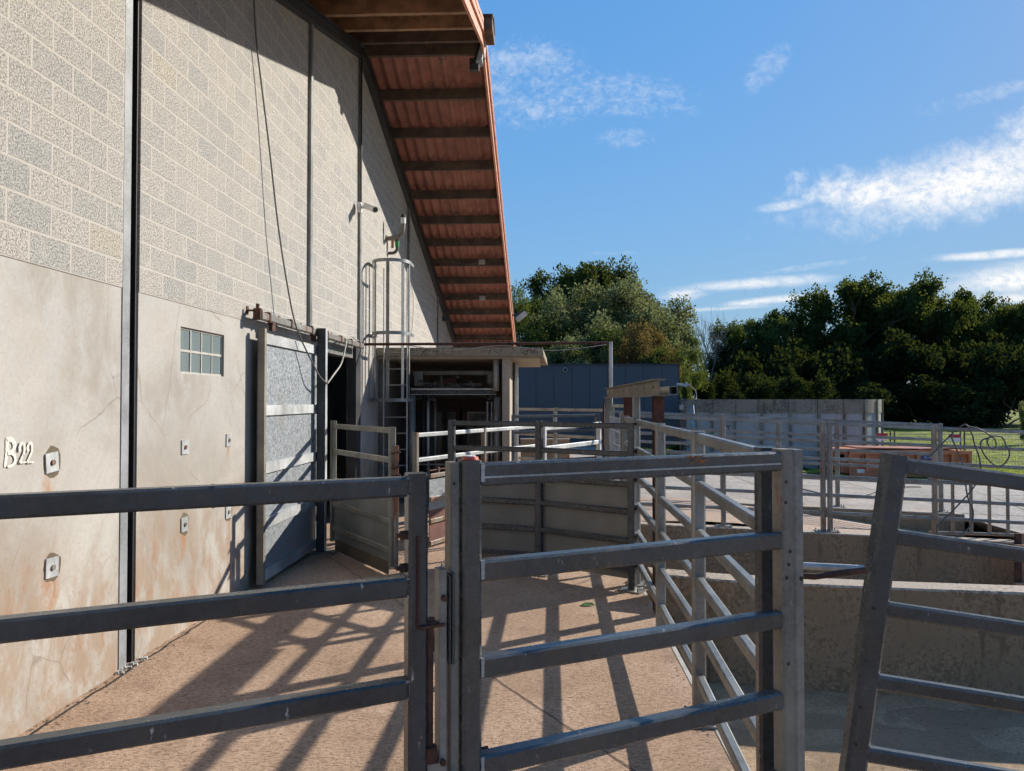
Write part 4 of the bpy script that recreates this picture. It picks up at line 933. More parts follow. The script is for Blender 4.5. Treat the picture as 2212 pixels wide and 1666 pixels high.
# pallet at the right edge
pw_ = thing('wooden_pallet', (8.0, 12.1, -.9), 'brown wooden pallet boards leaning on the low wall at the right edge', 'pallet')
p = atY(2181, 1158, 12.2)
for k, (dx, ww, mt) in enumerate([(0, .10, 'rust'), (.13, .15, 'pallet_wood'), (.36, .12, 'pallet_wood'), (.6, .12, 'pallet_wood'), (.85, .12, 'pallet_wood')]):
    MB().obox((p.x+dx+.06, 12.2+.02*k-.1, p.z-.7), (ww, 0, 0), (0, .03, 0), (.08, .1, 1.5)).build('board', mt, pw_)
for z in (-.15, -.75): MB().obox((p.x+.6, 12.0, p.z+z), (1.3, 0, 0), (0, .06, 0), (0, 0, .1)).build('crossbar', 'pallet_wood', pw_)
# grate in the floor
gr = thing('drain_grate', (-.85, 6.4, 0), 'slotted drain grate set in the floor behind the gap between the gates', 'grate')
MB().box((-1.06, 5.95, -.02), (-.62, 6.88, .005)).build('frame', 'black', gr)
mb = MB()
for k in range(21): mb.box((-1.05, 5.97+k*.0435, .005), (-.63, 5.99+k*.0435, .012))
mb.build('slats', 'rust', gr)
# leaf on the floor
q = atZ(1268, 1308, .006); mb = MB(); mb.add([q+V((-.075, -.01, .0)), q+V((-.02, .035, .02)), q+V((.05, .03, .022)), q+V((.085, -.01, .004)), q+V((.03, -.03, .004)), q+V((-.04, -.035, .0))], [(0, 1, 2, 3, 4, 5)])
tag(mb.build('fallen_leaf', 'green_leaf'), 'single green leaf lying on the reddish floor in the shadow stripe', 'leaf')

# ================================================================== blue building
BY = 34.; xa = atY(1467, 800, BY).x
bb = thing('blue_building', (xa-6, BY, -.3), 'low dark blue metal-clad building with vertical panels behind the railings', 'building')
zt = atY(1300, 786, BY).z
MB().box((-8, BY, -.4), (xa, BY+6, zt-.06)).build('wall', 'blue_cladding', bb)
MB().box((-8.05, BY-.05, zt-.08), (xa+.04, BY+6.05, zt)).build('roof_trim', 'blue_trim', bb)
mb = MB(); sp = 38.5/1600*BY
for k in range(14): mb.box((xa-sp*.98-k*sp, BY-.012, -.4), (xa-sp*.98-k*sp+.025, BY-.001, zt-.08))
mb.box((xa-.03, BY-.015, -.4), (xa+.012, BY-.001, zt-.08)); mb.build('panel_joint', 'blue_trim', bb)
c = atY(1221, 799, BY); dc = thing('dome_camera', (c.x, BY-.1, c.z), 'small dome camera near the top of the blue building', 'camera')
MB().tube([(c.x, BY, c.z), (c.x, BY-.12, c.z)], .12, 14, .1).build('base', 'grey_box', dc); MB().tube([(c.x, BY-.12, c.z), (c.x, BY-.2, c.z)], .08, 12, .04).build('dome', 'black', dc)
ca, cb = atY(1361, 972, BY), atY(1404, 922, BY)
cc_ = thing('control_cabinet', (ca.x, BY-.5, -.3), 'dark cabinet with warning signs and a green lamp on the blue building', 'cabinet')
MB().box((ca.x, BY-.45, -.3), (cb.x, BY-.02, cb.z)).build('body', 'blue_trim', cc_)
def S(px, py): return atY(px, py, BY-.47)
mb = MB(); a, b_, c = S(1364.5, 939), S(1372.5, 939), S(1368.5, 929.5); mb.add([a, b_, c, a+V((0, .01, 0)), b_+V((0, .01, 0)), c+V((0, .01, 0))], [(0, 1, 2), (0, 3, 4, 1), (1, 4, 5, 2), (2, 5, 3, 0)]); mb.build('warning_sign', 'yellow_sign', cc_)
mb = MB(); a, b_, c = S(1366.7, 937.6), S(1370.3, 937.6), S(1368.5, 933); mb.add([q+V((0, -.012, 0)) for q in (a, b_, c)], [(0, 1, 2)]); mb.build('warning_symbol', 'letter_black', cc_)
mb = MB(); mb.box(S(1361, 944), S(1370, 940)+V((0, -.05, 0))); mb.box(S(1376, 944), S(1382.5, 941)+V((0, -.05, 0))); mb.build('socket', 'white_plastic', cc_)
c = S(1377.5, 942); MB().tube([c+V((0, -.02, -.02)), c+V((0, -.02, .07))], .045, 12).build('lamp', 'green_lamp', cc_)
for px in (1366, 1378): 
    q = S(px, 958); sg = MB().box(q-V((.12, 0, .13)), q+V((.12, .01, .13))).build('safety_sign', 'blue_sign', cc_)
    MB().tube([q+V((0, -.004, .02)), q+V((0, -.008, .02))], .065, 14).box(q+V((-.04, -.008, -.09)), q+V((.04, -.004, -.03))).build('safety_symbol', 'white_plastic', sg)

# ================================================================== slurry tank
TC = V((9.35, 29.9, 0)); TR = 3.68; TT = 2.05
tk = thing('slurry_tank', (TC.x, TC.y, -.4), 'round concrete slurry tank with ribbed grey panels and a dark weathered rim', 'tank')
def ringwall(r0, r1, z0, z1, n=96):
    mb = MB()
    for k in range(n):
        a_ = 2*math.pi*k/n; c_, s_ = math.cos(a_), math.sin(a_)
        mb.v += [(TC.x+r0*c_, TC.y+r0*s_, z0), (TC.x+r1*c_, TC.y+r1*s_, z0), (TC.x+r1*c_, TC.y+r1*s_, z1), (TC.x+r0*c_, TC.y+r0*s_, z1)]
    for k in range(n):
        a_, b_ = 4*k, 4*((k+1) % n)
        mb.f += [(a_+1, b_+1, b_+2, a_+2), (a_, a_+3, b_+3, b_), (a_+3, a_+2, b_+2, b_+3), (a_, b_, b_+1, a_+1)]
    return mb
ringwall(TR-.15, TR, -.5, 1.55).build('panel_ring', 'tank_panel', tk); ringwall(TR-.17, TR+.03, 1.56, TT).build('rim_band', 'tank_band', tk)
off = .07
for k in range(24):
    a_ = 2*math.pi*k/24+off; c_ = V((math.cos(a_), math.sin(a_), 0)); t_ = V((-c_.y, c_.x, 0))
    if c_.y < .4: MB().obox(TC+c_*(TR+.03)+V((0, 0, .78)), c_*.10, t_*.10, (0, 0, 2.54)).build('rib', 'tank_band', tk)
text_mesh('Y', .3, 'letter_black', tk, TC+V((-2.6, -math.sqrt((TR+.01)**2-2.6**2)-.0, 1.0)), (.72, -.69, 0), (0, 0, 1), 'letter_mark')
pg = thing('pipework', (6.1, 27.8, 0), 'pale pipe with a valve and hose at the left rim of the round tank', 'pipework')
Yp = 28.5; MB().tube([atY(1462, 831, Yp), atY(1482, 832.5, Yp)], .055, 10).tube([atY(1480, 832, Yp), atY(1484, 832, Yp)], .10, 10).build('pipe', 'galv_light', pg)
MB().tube([atY(1484, 833, Yp), atY(1490, 834, Yp)], .08, 10).build('valve', 'galv_rust', pg)
MB().tube(smoothpts([atY(1490, 833, Yp), atY(1497, 838, Yp), atY(1503, 846, Yp), atY(1505, 860, Yp)], 4), .016, 6).build('hose', 'rope', pg)
mb = MB()
for k in range(5): mb.tube([atY(1490+k*1.7, 876, 27.0), atY(1495+k*2.4, 965, 26.2)], .035, 6)
mb.build('stacked_pipes', 'galv', pg)
mb = MB()
for (x_, ya_, yb_) in [(1471, 858, 972), (1478, 868, 972)]: mb.tube([atY(x_, ya_, 27.5), atY(x_, yb_, 27.5)], .04, 6)
for y_ in (866, 880, 893, 906, 932, 945, 958): mb.tube([atY(1466, y_, 27.5), atY(1484, y_, 27.5)], .025, 6)
mb.build('frame', 'galv_dark', pg)
MB().box(atY(1470, 885, 27.3), atY(1477, 875, 27.3)+V((0, .2, 0))).build('control_box', 'grey_box', pg)

# ================================================================== skip container
kx0, kx1 = 9.6, 13.55; KY = 23.8
ks = thing('skip_container', (kx0, KY, -.4), 'orange low skip container with ribs and a folded lid at the field edge', 'container')
kx0 = atY(1836, 1000, KY).x; kx1 = atY(2094, 1000, KY).x; zb_, zt_ = -.36, atY(1970, 975, KY).z
MB().box((kx0, KY+.05, zb_+.05), (kx1, KY+2.1, zt_)).build('body', 'orange_paint', ks)
n = 7; 
for k in range(n+1):
    x = kx0+(kx1-kx0)*k/n; MB().box((x-.05, KY-.06, zb_), (x+.05, KY+.05, zt_)).build('rib', 'orange_paint', ks)
mb = MB(); mb.box((kx0-.05, KY-.075, zt_-.09), (kx1+.05, KY+.04, zt_+.02)); mb.box((kx0-.05, KY-.07, zb_-.02), (kx1+.05, KY+.04, zb_+.09)); mb.build('edge_rail', 'orange_paint', ks)
mb = MB(); mb.obox(((kx0*.68+kx1*.32), KY+.6, zt_+.08), (1.9, 0, -.03), (0, 1.1, 0), (0, 0, .04)); mb.obox(((kx0*.25+kx1*.75), KY+.7, zt_+.07), (1.7, 0, .04), (0, 1.3, 0), (0, 0, .05)); mb.build('lid', 'orange_lid', ks)
mb = MB(); mb.box((kx0-.28, KY+.0, zb_+.1), (kx0-.17, KY+.15, zt_-.1)); mb.box((kx0-.28, KY, zt_-.25), (kx0, KY+.12, zt_-.1)); mb.box((kx0-.2, KY+.02, zb_+.3), (kx0, KY+.1, zb_+.42)); mb.build('hook_frame', 'orange_lid', ks)
mb = MB(); mb.box((kx0+.3, KY+.3, zb_-.12), (kx1-.2, KY+.5, zb_-.02)); mb.box((kx0+.3, KY+1.5, zb_-.12), (kx1-.2, KY+1.7, zb_-.02)); mb.build('skid', 'dark_steel', ks)
text_mesh('S1', .21, 'letter_black', ks, atY(1864.5, 990.5, KY+.045), (1, 0, 0), (0, 0, 1), 'lettering')
q = atY(1861, 1015.5, KY+.04); nt = MB().box(q-V((.13, 0, .09)), q+V((.13, .008, .09))).build('notice', 'white_plastic', ks)
MB().box(q+V((-.13, -.004, .03)), q+V((.13, -.001, .09))).build('notice_heading', 'red_sign', nt)
q = atY(2010.5, 988.5, KY+.03); mb = MB(); n = 28; mb.v = [(q.x+.30*math.cos(k/n*6.2832), q.y, q.z+.085*math.sin(k/n*6.2832)) for k in range(n)]+[(q.x+.30*math.cos(k/n*6.2832), q.y+.012, q.z+.085*math.sin(k/n*6.2832)) for k in range(n)]
mb.f = [tuple(range(n))]+[(k, k+n, (k+1) % n+n, (k+1) % n) for k in range(n)]; lo_ = mb.build('oval_badge', 'logo_blue', ks)
mb = MB(); rs = random.Random(3)
for k in range(9): mb.box((q.x-.2+k*.045, q.y-.003, q.z-.022), (q.x-.2+k*.045+.03, q.y-.001, q.z+.022))
mb.build('badge_letters', 'white_plastic', lo_)
# site mesh fence in the field
sf = thing('mesh_fence', (12, 26.6, -.4), 'thin wire mesh fence with steel posts at the edge of the green field', 'fence')
YF = 26.6; zt2 = atY(2000, 938, YF).z
mb = MB(); x0_, x1_ = atY(1915, 938, YF).x, 26.
k = 0; x = x0_
while x < x1_: mb.tube([(x, YF, -.38), (x, YF, zt2)], .0035, 3); x += .11
for k in range(7): mb.tube([(x0_, YF, -.3+k*(zt2+.3)/6), (x1_, YF, -.3+k*(zt2+.3)/6)], .006 if k < 6 else .014, 4)
mb.build('mesh', 'galv', sf)
for px in (1927, 2078):
    x = atY(px, 950, YF).x; MB().post(x-.07, YF-.03, -.4, zt2+.1, .04, .04).build('post', 'galv_dark', sf); MB().post(x+.07, YF-.03, -.4, zt2+.1, .04, .04).build('post', 'galv_dark', sf)
for i, (px, py) in enumerate([(1905, 944), (2062, 947)]):
    c = atY(px, py, YF-.08); sg = thing('notice_board', (c.x, c.y, c.z), ['small red and white notice on the mesh fence beside the round tank', 'small red and white notice on the mesh fence behind the hung hoses'][i], 'sign')
    MB().box(c-V((.2, 0, .13)), c+V((.2, .01, .13))).build('board', 'white_plastic', sg); MB().box(c+V((-.2, -.004, .02)), c+V((.2, -.001, .13))).build('heading', 'red_sign', sg)

# ================================================================== trees
def limb(mb, p, q, r0, r1, rs, n=5, k=.08):
    pts = [p]; L_ = (q-p).length
    for i in range(1, n): pts.append(p.lerp(q, i/n)+V((rs.uniform(-1, 1), rs.uniform(-1, 1), rs.uniform(-.5, .5)))*L_*k)
    pts.append(q); mb.tube(pts, r0, 7, r1); return pts
def crown_mesh(rs, clusters, n, size, name):
    """leaf cards spread through the volume of many small puffs"""
    vs, fs = [], []
    tot = sum(c[1]**2.2 for c in clusters)
    for (c, r, sq) in clusters:
        m_ = int(n*(r**2.2)/tot)
        sub = [(c+V((rs.gauss(0, 1), rs.gauss(0, 1), rs.gauss(0, .9)*sq)).normalized()*r*rs.uniform(.2, .8), r*rs.uniform(.26, .46)) for _ in range(20)]
        for _ in range(m_):
            sc2, sr = rs.choice(sub); dvec = V((rs.gauss(0, 1), rs.gauss(0, 1), rs.gauss(0, 1))).normalized()
            p = sc2+dvec*sr*(rs.random()**.45); s_ = size*rs.uniform(.6, 1.3)
            u = V((rs.gauss(0, 1), rs.gauss(0, 1), rs.gauss(0, 1))).normalized(); v = u.orthogonal().normalized(); v = (v*math.cos(rs.uniform(0, 6))+u.cross(v)*math.sin(rs.uniform(0, 6))).normalized()
            o_ = len(vs); vs += [p-u*s_*.5, p+v*s_*.33, p+u*s_*.5, p-v*s_*.33]; fs.append((o_, o_+1, o_+2, o_+3))
    me = bpy.data.meshes.new(name); me.from_pydata([tuple(q) for q in vs], [], fs); me.update(); return me
def tree_template(seed, h, w_, n, size, style='oak'):
    rs = random.Random(seed); mb = MB(); cl = []
    top = h
    if style == 'shrub':
        for k in range(9): cl.append((V((rs.uniform(-.42, .42)*w_, rs.uniform(-.35, .35)*w_, h*rs.uniform(.2, .72))), h*rs.uniform(.22, .34), .9))
        for k in range(5): limb(mb, V((rs.uniform(-.3, .3), rs.uniform(-.3, .3), 0)), V((rs.uniform(-.3, .3)*w_, rs.uniform(-.3, .3)*w_, h*.6)), .08, .02, rs)
    else:
        trunk_top = V((rs.uniform(-.3, .3), rs.uniform(-.3, .3), h*.5)); limb(mb, V((0, 0, 0)), trunk_top, h*.024, h*.014, rs, 6, .03)
        nb_ = 17 if style == 'oak' else 15
        for k in range(nb_):
            a_ = k*2.4+rs.uniform(-.4, .4); zz = h*(.30+.62*(k/nb_)); prof = math.sin(math.pi*min(1, max(.1, (zz/h-.12)/.98)))**.65
            rr = w_*.5*prof*rs.uniform(.55, .98); e = V((rr*math.cos(a_), rr*math.sin(a_), zz)); s_ = V((0, 0, h*(.2+.35*k/nb_)))+trunk_top*.3
            s_.z = min(s_.z, h*.5); pts = limb(mb, s_, e, h*.010, h*.003, rs, 5, .06)
            for j in range(2): limb(mb, pts[3], e+V((rs.uniform(-1, 1), rs.uniform(-1, 1), rs.uniform(-.3, 1)))*h*.07, h*.004, h*.0015, rs, 4)
            cl.append((e, h*rs.uniform(.13, .20)*(1 if zz < h*.75 else .8), .8))
        cl.append((V((0, 0, h*.86)), h*.15, .8)); cl.append((V((rs.uniform(-1, 1), 0, h*.72)), h*.2, .8)); cl.append((V((rs.uniform(-1, 1), 0, h*.5)), h*.22, .8))
    me = crown_mesh(rs, cl, n, size, 'crown'); tm = bpy.data.meshes.new('trunk'); tm.from_pydata(mb.v, [], mb.f); tm.update()
    return me, tm
TPL = {}
TPL['oak'] = [tree_template(s, 15, 11.5, 34000, .31) for s in (1, 2, 3)]
TPL['loose'] = [tree_template(s, 12, 9, 24000, .21, 'loose') for s in (11, 12)]
TPL['shrub'] = [tree_template(s, 5, 7, 8000, .26, 'shrub') for s in (21, 22)]
cache = {}
def meshmat(me, mat):
    k = (me.name, mat)
    if k not in cache:
        c = me.copy(); c.materials.clear(); c.materials.append(M[mat]); cache[k] = c
    return cache[k]
rt = random.Random(77)
def put_tree(kind, px, topy, wpx, Y, mat, label, name='tree', cat='tree', group=None, zbase=-.4):
    me, tm = rt.choice(TPL[kind]); base = {'oak': (15, 11.5), 'loose': (12, 9), 'shrub': (5, 7)}[kind]
    t_ = atY(px, topy, Y); h = t_.z-zbase; wd = wpx/1600*Y; sxy = 1.12*wd/base[1]; sz = h/(base[0]*(1.0 if kind != 'shrub' else .95))
    o = thing(name, (t_.x, Y, zbase), label, cat, group); a_ = rt.uniform(0, 6.28)
    o.scale = (sxy, sxy, sz); o.rotation_euler = (0, 0, a_)
    for nm, me_, mt in (('crown', me, mat), ('trunk', tm, 'bark')):
        c = bpy.data.objects.new(nm, meshmat(me_, mt)); col.objects.link(c); c.parent = o
    return o
GR, GL_ = 'trees behind the field on the right', 'trees behind the blue building'
for (px, ty, wp, Y, mt, lb) in [
    (1592, 692, 110, 72, 'leaf_dark', 'low dark tree at the left end of the right-hand tree line'),
    (1640, 676, 130, 74, 'leaf_mid', 'loose leafy tree with sky gaps, second from the left of the right-hand tree line'),
    (1712, 655, 130, 76, 'leaf_dark', 'brown-tinged tree just left of the tallest dark tree'),
    (1845, 585, 210, 78, 'leaf_dark', 'tall dark oak, the highest crown left of centre in the right-hand tree line'),
    (1925, 612, 150, 80, 'leaf_dark', 'dark tree filling the dip between the two highest crowns on the right'),
    (1992, 588, 170, 77, 'leaf_dark', 'tall sunlit-topped tree, second highest crown on the right'),
    (2085, 622, 150, 79, 'leaf_mid', 'yellow-green topped tree right of the two highest crowns'),
    (2150, 650, 120, 82, 'leaf_dark', 'lower dark tree near the right edge of the tree line'),
    (2212, 640, 130, 76, 'leaf_dark', 'dark tree cut by the right edge of the picture'),
    (2330, 600, 200, 78, 'leaf_dark', 'dark tree just beyond the right edge')]:
    put_tree('oak', px, ty, wp, Y, mt, lb, 'oak_tree', 'tree', GR)
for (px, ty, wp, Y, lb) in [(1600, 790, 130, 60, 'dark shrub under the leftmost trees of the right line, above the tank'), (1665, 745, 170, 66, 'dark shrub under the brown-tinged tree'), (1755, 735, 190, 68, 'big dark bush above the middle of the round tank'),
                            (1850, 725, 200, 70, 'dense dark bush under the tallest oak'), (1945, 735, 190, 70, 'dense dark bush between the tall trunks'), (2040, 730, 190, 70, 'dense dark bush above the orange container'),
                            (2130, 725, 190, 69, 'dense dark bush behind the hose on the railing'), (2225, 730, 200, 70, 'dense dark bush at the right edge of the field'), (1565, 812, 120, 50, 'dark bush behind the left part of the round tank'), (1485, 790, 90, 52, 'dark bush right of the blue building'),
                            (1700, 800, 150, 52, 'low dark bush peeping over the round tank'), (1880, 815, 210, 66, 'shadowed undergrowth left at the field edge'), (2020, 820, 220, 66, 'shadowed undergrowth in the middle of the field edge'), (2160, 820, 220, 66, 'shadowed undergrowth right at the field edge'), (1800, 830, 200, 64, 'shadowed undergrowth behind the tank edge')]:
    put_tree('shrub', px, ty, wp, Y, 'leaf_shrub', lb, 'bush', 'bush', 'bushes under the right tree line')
for (kd, px, ty, wp, Y, mt, lb, gp) in [
    ('loose', 1118, 610, 90, 50, 'leaf_mid', 'narrow leafy tree partly hidden by the roof edge', GL_),
    ('loose', 1165, 635, 160, 54, 'leaf_dark', 'dark green tree between the roof edge and the tall pair', GL_),
    ('oak', 1228, 562, 170, 60, 'leaf_dark', 'tall dark tree, left one of the pair topping the left group', GL_),
    ('oak', 1292, 550, 190, 60, 'leaf_dark', 'tall dark tree, highest top of the left group', GL_),
    ('loose', 1272, 605, 230, 48, 'leaf_willow', 'grey-green willow in front of the tall dark pair', GL_),
    ('loose', 1352, 596, 230, 50, 'leaf_willow', 'wide grey-green willow right of the highest top', GL_),
    ('loose', 1400, 640, 170, 47, 'leaf_willow', 'olive willow with a feathery right side', GL_),
    ('loose', 1180, 680, 200, 45, 'leaf_dark', 'low dark tree behind the concrete canopy', GL_),
    ('loose', 1300, 700, 190, 43, 'leaf_mid', 'green tree right above the roof of the blue building', GL_),
    ('loose', 1392, 690, 120, 42, 'leaf_autumn', 'tree with rusty autumn leaves above the blue building', GL_),
    ('loose', 1455, 700, 110, 46, 'leaf_mid', 'light green tree over the right end of the blue building', GL_),
    ('loose', 1432, 740, 130, 41, 'leaf_mid', 'yellow-green bush-like tree at the right corner of the blue building', GL_),
    ('oak', 1262, 590, 200, 64, 'leaf_dark', 'dark tree filling the dip between the tall pair', GL_),
    ('oak', 1345, 625, 190, 58, 'leaf_dark', 'dark tree behind the wide willow', GL_),
    ('oak', 1200, 640, 160, 58, 'leaf_mid', 'mid green tree left of the tall pair', GL_),
    ('loose', 1240, 720, 150, 42, 'leaf_willow', 'small olive tree behind the overhead pipe', GL_)]:
    put_tree(kd, px, ty, wp, Y, mt, lb, 'leafy_tree', 'tree', gp, -.3)
put_tree('shrub', 1478, 800, 40, 36.5, 'leaf_mid', 'small sunlit bush squeezed between the blue building and the tank', 'bush', 'bush')
put_tree('shrub', 1500, 955, 120, 30, 'leaf_mid', 'weedy green bush at the foot of the blue building corner', 'bush', 'bush')
put_tree('shrub', 1700, 992, 60, 25.6, 'leaf_mid', 'small weed at the foot of the round tank', 'weed', 'plant', None, -.36)
put_tree('shrub', 2225, 870, 40, 40, 'leaf_willow', 'pale bush at the far right end of the field', 'bush', 'bush')
# bare tree
def bare_tree(px, ty, Y, seed, label):
    rs = random.Random(seed); t_ = atY(px, ty, Y); o = thing('bare_tree', (t_.x, Y, -.4), label, 'tree', 'leafless trees in the gap'); h = t_.z+.4; mb = MB()
    def grow(p, d, l, r, lev):
        q = p+d*l; limb(mb, p, q, r, r*.55, rs, 4, .05)
        if lev == 0: return
        for k in range(3 if lev > 1 else 2):
            nd = (d+V((rs.uniform(-.55, .55), rs.uniform(-.55, .55), rs.uniform(-.1, .35)))).normalized(); grow(q, nd, l*rs.uniform(.55, .8), r*.55, lev-1)
    for k in range(4): grow(V((t_.x+rs.uniform(-1, 1), Y, -.4)), V((rs.uniform(-.18, .18), rs.uniform(-.1, .1), 1)).normalized(), h*.42, h*.012, 4)
    mb.build('trunk', 'bare_bark', o)
simple('bare_bark', (.19, .17, .145), .9, 0, .2, 3)
bare_tree(1508, 715, 70, 5, 'pale leafless tree in the gap, left one of two'); bare_tree(1537, 722, 72, 9, 'pale leafless tree in the gap, right one of two')

# birds
BYD = 240.
bl = [(495, 445), (495, 548), (565, 532), (825, 380), (912, 412), (995, 375), (1110, 360), (1155, 390), (1260, 318), (1355, 398), (1468, 358), (1527, 448), (770, 478), (868, 490), (1010, 450), (1190, 458), (1072, 486), (912, 538), (812, 584), (900, 606), (715, 688), (100, 722)]
lb_ = ['second bird from the left, upper one of three', 'lowest left bird of the three at the left of the flock', 'right one of the three birds at the left of the flock', 'bird left of the upper middle of the flock', 'bird just below and right of the upper middle-left bird', 'bird in the upper middle of the flock', 'bird in the upper middle, wings level', 'bird below the level-winged one in the upper middle', 'highest bird of the flock', 'bird with raised wings right of the highest bird', 'upper one of the two rightmost birds', 'lower one of the two rightmost birds', 'bird left of the middle of the flock', 'bird in the left middle of the flock', 'bird in the centre of the flock', 'bird right of the centre of the flock', 'dark bird just below the centre of the flock', 'bird with one wing raised below the centre', 'small bird low in the flock', 'bird low in the flock over the cloud edge', 'lone low bird over the white cloud', 'lone bird far left of the flock']
def bird_mesh(k):
    mb = MB(); s_ = .3; up = [.12, -.1, .2][k]
    mb.tube([(-.0, -.14, 0), (0, -.05, .01), (0, .1, .0), (0, .17, 0)], .035, 6, .012)
    for sx in (-1, 1):
        mb.add([(0, .06, .01), (sx*.17, .05, .03+up*.6), (sx*.32, -.05, up), (sx*.16, -.05, .03+up*.55), (0, -.06, .01)], [(0, 1, 3, 4), (1, 2, 3)])
    me = bpy.data.meshes.new('bird'); me.from_pydata(mb.v, [], mb.f); me.materials.append(M['letter_black']); return me
bm_ = [bird_mesh(k) for k in range(3)]; rs = random.Random(12)
for (zx, zy), lb in zip(bl, lb_):
    o = bpy.data.objects.new('bird', rs.choice(bm_)); col.objects.link(o); o.location = atY(1572.2+zx/13.6, 596.4+zy/13.6, BYD); o.rotation_euler = (rs.uniform(-.5, .3), rs.uniform(-.5, .5), rs.uniform(-.8, .8)); o.scale = (.85, .85, .85)
    tag(o, lb, 'bird', 'flock of birds in the sky')

# ================================================================== SKY
t = NT(w.node_tree); t.n.clear(); out = t.node('ShaderNodeOutputWorld')
sky = t.node('ShaderNodeTexSky', sky_type='NISHITA', sun_disc=False); sky.sun_elevation = elev; sky.sun_rotation = azim
sky.altitude = 100; sky.air_density = 1.1; sky.dust_density = .5; sky.ozone_density = 1.6
tc = t.node('ShaderNodeTexCoord').outputs['Generated']; s = t.sep(tc)
yy = t.math('MAXIMUM', s[1], .02); u = t.math('DIVIDE', s[0], yy); v = t.math('DIVIDE', s[2], yy); front = t.ramp(s[1], .05, .3)
uv = t.comb(u, v, 0.)
n_m = t.noise(uv, 34, 5, .62); n_s = t.noise(t.scale(uv, 1, 3.2, 1), 9, 6, .6, .5); n_b = t.noise(t.scale(uv, 1, 2, 1), 5, 4, .55); n_f = t.noise(t.scale(uv, 1, 1.3, 1), 62, 5, .72, .4)
acc = None
def blob(cx_, cy_, hw, hh, tilt, dens, edge, kind):
    global acc
    cu, cv = (cx_-1172)/1600, (865-cy_)/1600
    du = t.math('SUBTRACT', u, cu); dv = t.math('SUBTRACT', v, cv); c_, s_ = math.cos(R(tilt)), math.sin(R(tilt))
    a_ = t.math('DIVIDE', t.math('ADD', t.math('MULTIPLY', du, c_), t.math('MULTIPLY', dv, s_)), hw/1600)
    b_ = t.math('DIVIDE', t.math('ADD', t.math('MULTIPLY', du, -s_), t.math('MULTIPLY', dv, c_)), hh/1600)
    d = t.math('SQRT', t.math('ADD', t.math('POWER', t.math('ABSOLUTE', a_), 2.), t.math('POWER', t.math('ABSOLUTE', b_), 2.)))
    nz = {'mottle': n_m, 'streak': n_s}[kind]
    m_ = t.math('SUBTRACT', 1.05, d)
    if dens > .55:
        e = t.math('ADD', m_, t.math('MULTIPLY', t.math('SUBTRACT', t.math('ADD', t.math('MULTIPLY', nz, .6), t.math('MULTIPLY', n_b, .4)), .5), edge*1.3))
        f = t.math('MULTIPLY', t.ramp(e, .0, .95), dens)
        f = t.math('MULTIPLY', f, t.math('ADD', .5, t.math('MULTIPLY', t.ramp(n_f, .32, .58), .5)))
    else:
        e = t.math('ADD', t.math('MULTIPLY', t.math('MINIMUM', m_, .6), .9), t.math('MULTIPLY', t.math('SUBTRACT', t.math('ADD', t.math('MULTIPLY', n_f, .55), t.math('MULTIPLY', n_b, .45)), .52), 3.2))
        f = t.math('MULTIPLY', t.math('MULTIPLY', t.ramp(e, .1, 1.15), t.ramp(m_, .0, .5)), dens)
    acc = f if acc is None else t.math('MAXIMUM', acc, f)
blob(2060, 402, 400, 98, 11, 1.0, 1.25, 'mottle'); blob(2250, 310, 220, 105, 32, 1.0, 1.5, 'mottle'); blob(1900, 420, 230, 60, 3, .95, 2.0, 'mottle'); blob(1690, 448, 75, 14, 8, .6, 1.6, 'streak')
blob(1140, 170, 200, 130, -8, .42, 2.4, 'mottle'); blob(1330, 205, 240, 75, -10, .42, 2.4, 'mottle'); blob(1355, 297, 85, 32, 0, .4, 2.0, 'streak'); blob(1655, 150, 95, 45, 45, .3, 2.2, 'streak')
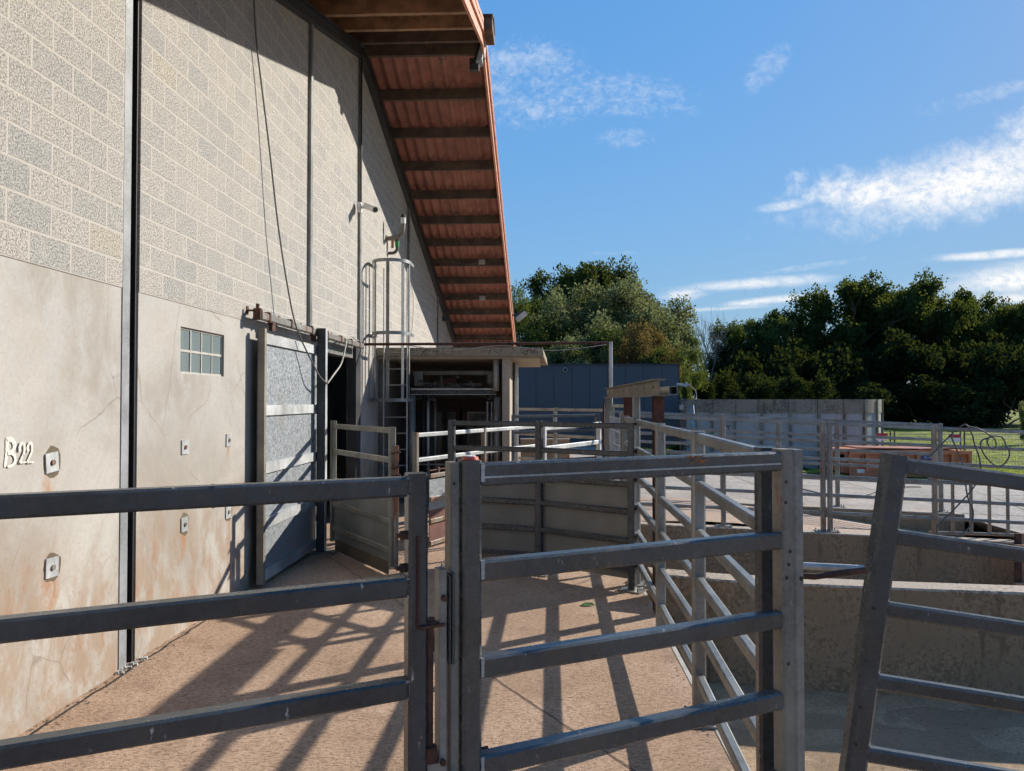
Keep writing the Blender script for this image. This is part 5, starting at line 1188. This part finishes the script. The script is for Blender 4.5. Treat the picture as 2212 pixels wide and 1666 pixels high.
blob(1600, 617, 190, 17, 4, .75, 1.6, 'streak'); blob(1480, 637, 70, 20, 5, .75, 1.5, 'streak'); blob(1640, 653, 170, 13, 6, .95, 1.3, 'streak'); blob(1560, 668, 160, 8, 3, .6, 1.3, 'streak')
blob(2130, 557, 180, 12, 4, .85, 1.6, 'streak'); blob(2190, 612, 260, 48, 3, 1., 1.1, 'streak'); blob(2180, 650, 200, 25, 0, .9, 1.3, 'streak'); blob(1320, 547, 90, 6, 0, .25, 1.6, 'streak')
blob(2080, 225, 200, 28, 14, .28, 2.2, 'streak'); blob(1740, 580, 160, 10, 8, .3, 2., 'streak')
acc = t.math('MULTIPLY', acc, front, clamp=True)
CLOUDV = 5.3
SKYS = .13
hs = t.node('ShaderNodeHueSaturation'); hs.inputs['Saturation'].default_value = 1.15; hs.inputs['Value'].default_value = 1.0; t.l.new(sky.outputs[0], hs.inputs['Color'])
lum = t.node('ShaderNodeRGBToBW'); t.l.new(hs.outputs[0], lum.inputs[0])
kf = t.math('DIVIDE', 1.85, t.math('ADD', 1., t.math('MULTIPLY', lum.outputs[0], .47)))
vm = t.node('ShaderNodeVectorMath', operation='SCALE'); t.l.new(hs.outputs[0], vm.inputs[0]); t.l.new(kf, vm.inputs['Scale'])
h2 = t.node('ShaderNodeHueSaturation'); h2.inputs['Saturation'].default_value = 1.12; t.l.new(vm.outputs[0], h2.inputs['Color'])
ev = t.mix(.5, h2.outputs[0], t.mix(t.ramp(v, .0, .6), (1.0, 2.4, 4.5), (.5, 1.85, 4.2)))
cc = t.mix(acc, ev, (CLOUDV, CLOUDV*1.0, CLOUDV*1.0))
bg = t.node('ShaderNodeBackground'); t.set(bg.inputs[0], cc); bg.inputs[1].default_value = SKYS; t.l.new(bg.outputs[0], out.inputs[0])
sc.cycles.max_bounces = 4; sc.cycles.diffuse_bounces = 3; sc.cycles.glossy_bounces = 2; sc.cycles.adaptive_threshold = .03; sc.cycles.transmission_bounces = 3; sc.cycles.transparent_max_bounces = 4
w.cycles.sampling_method = 'MANUAL'; w.cycles.sample_map_resolution = 256
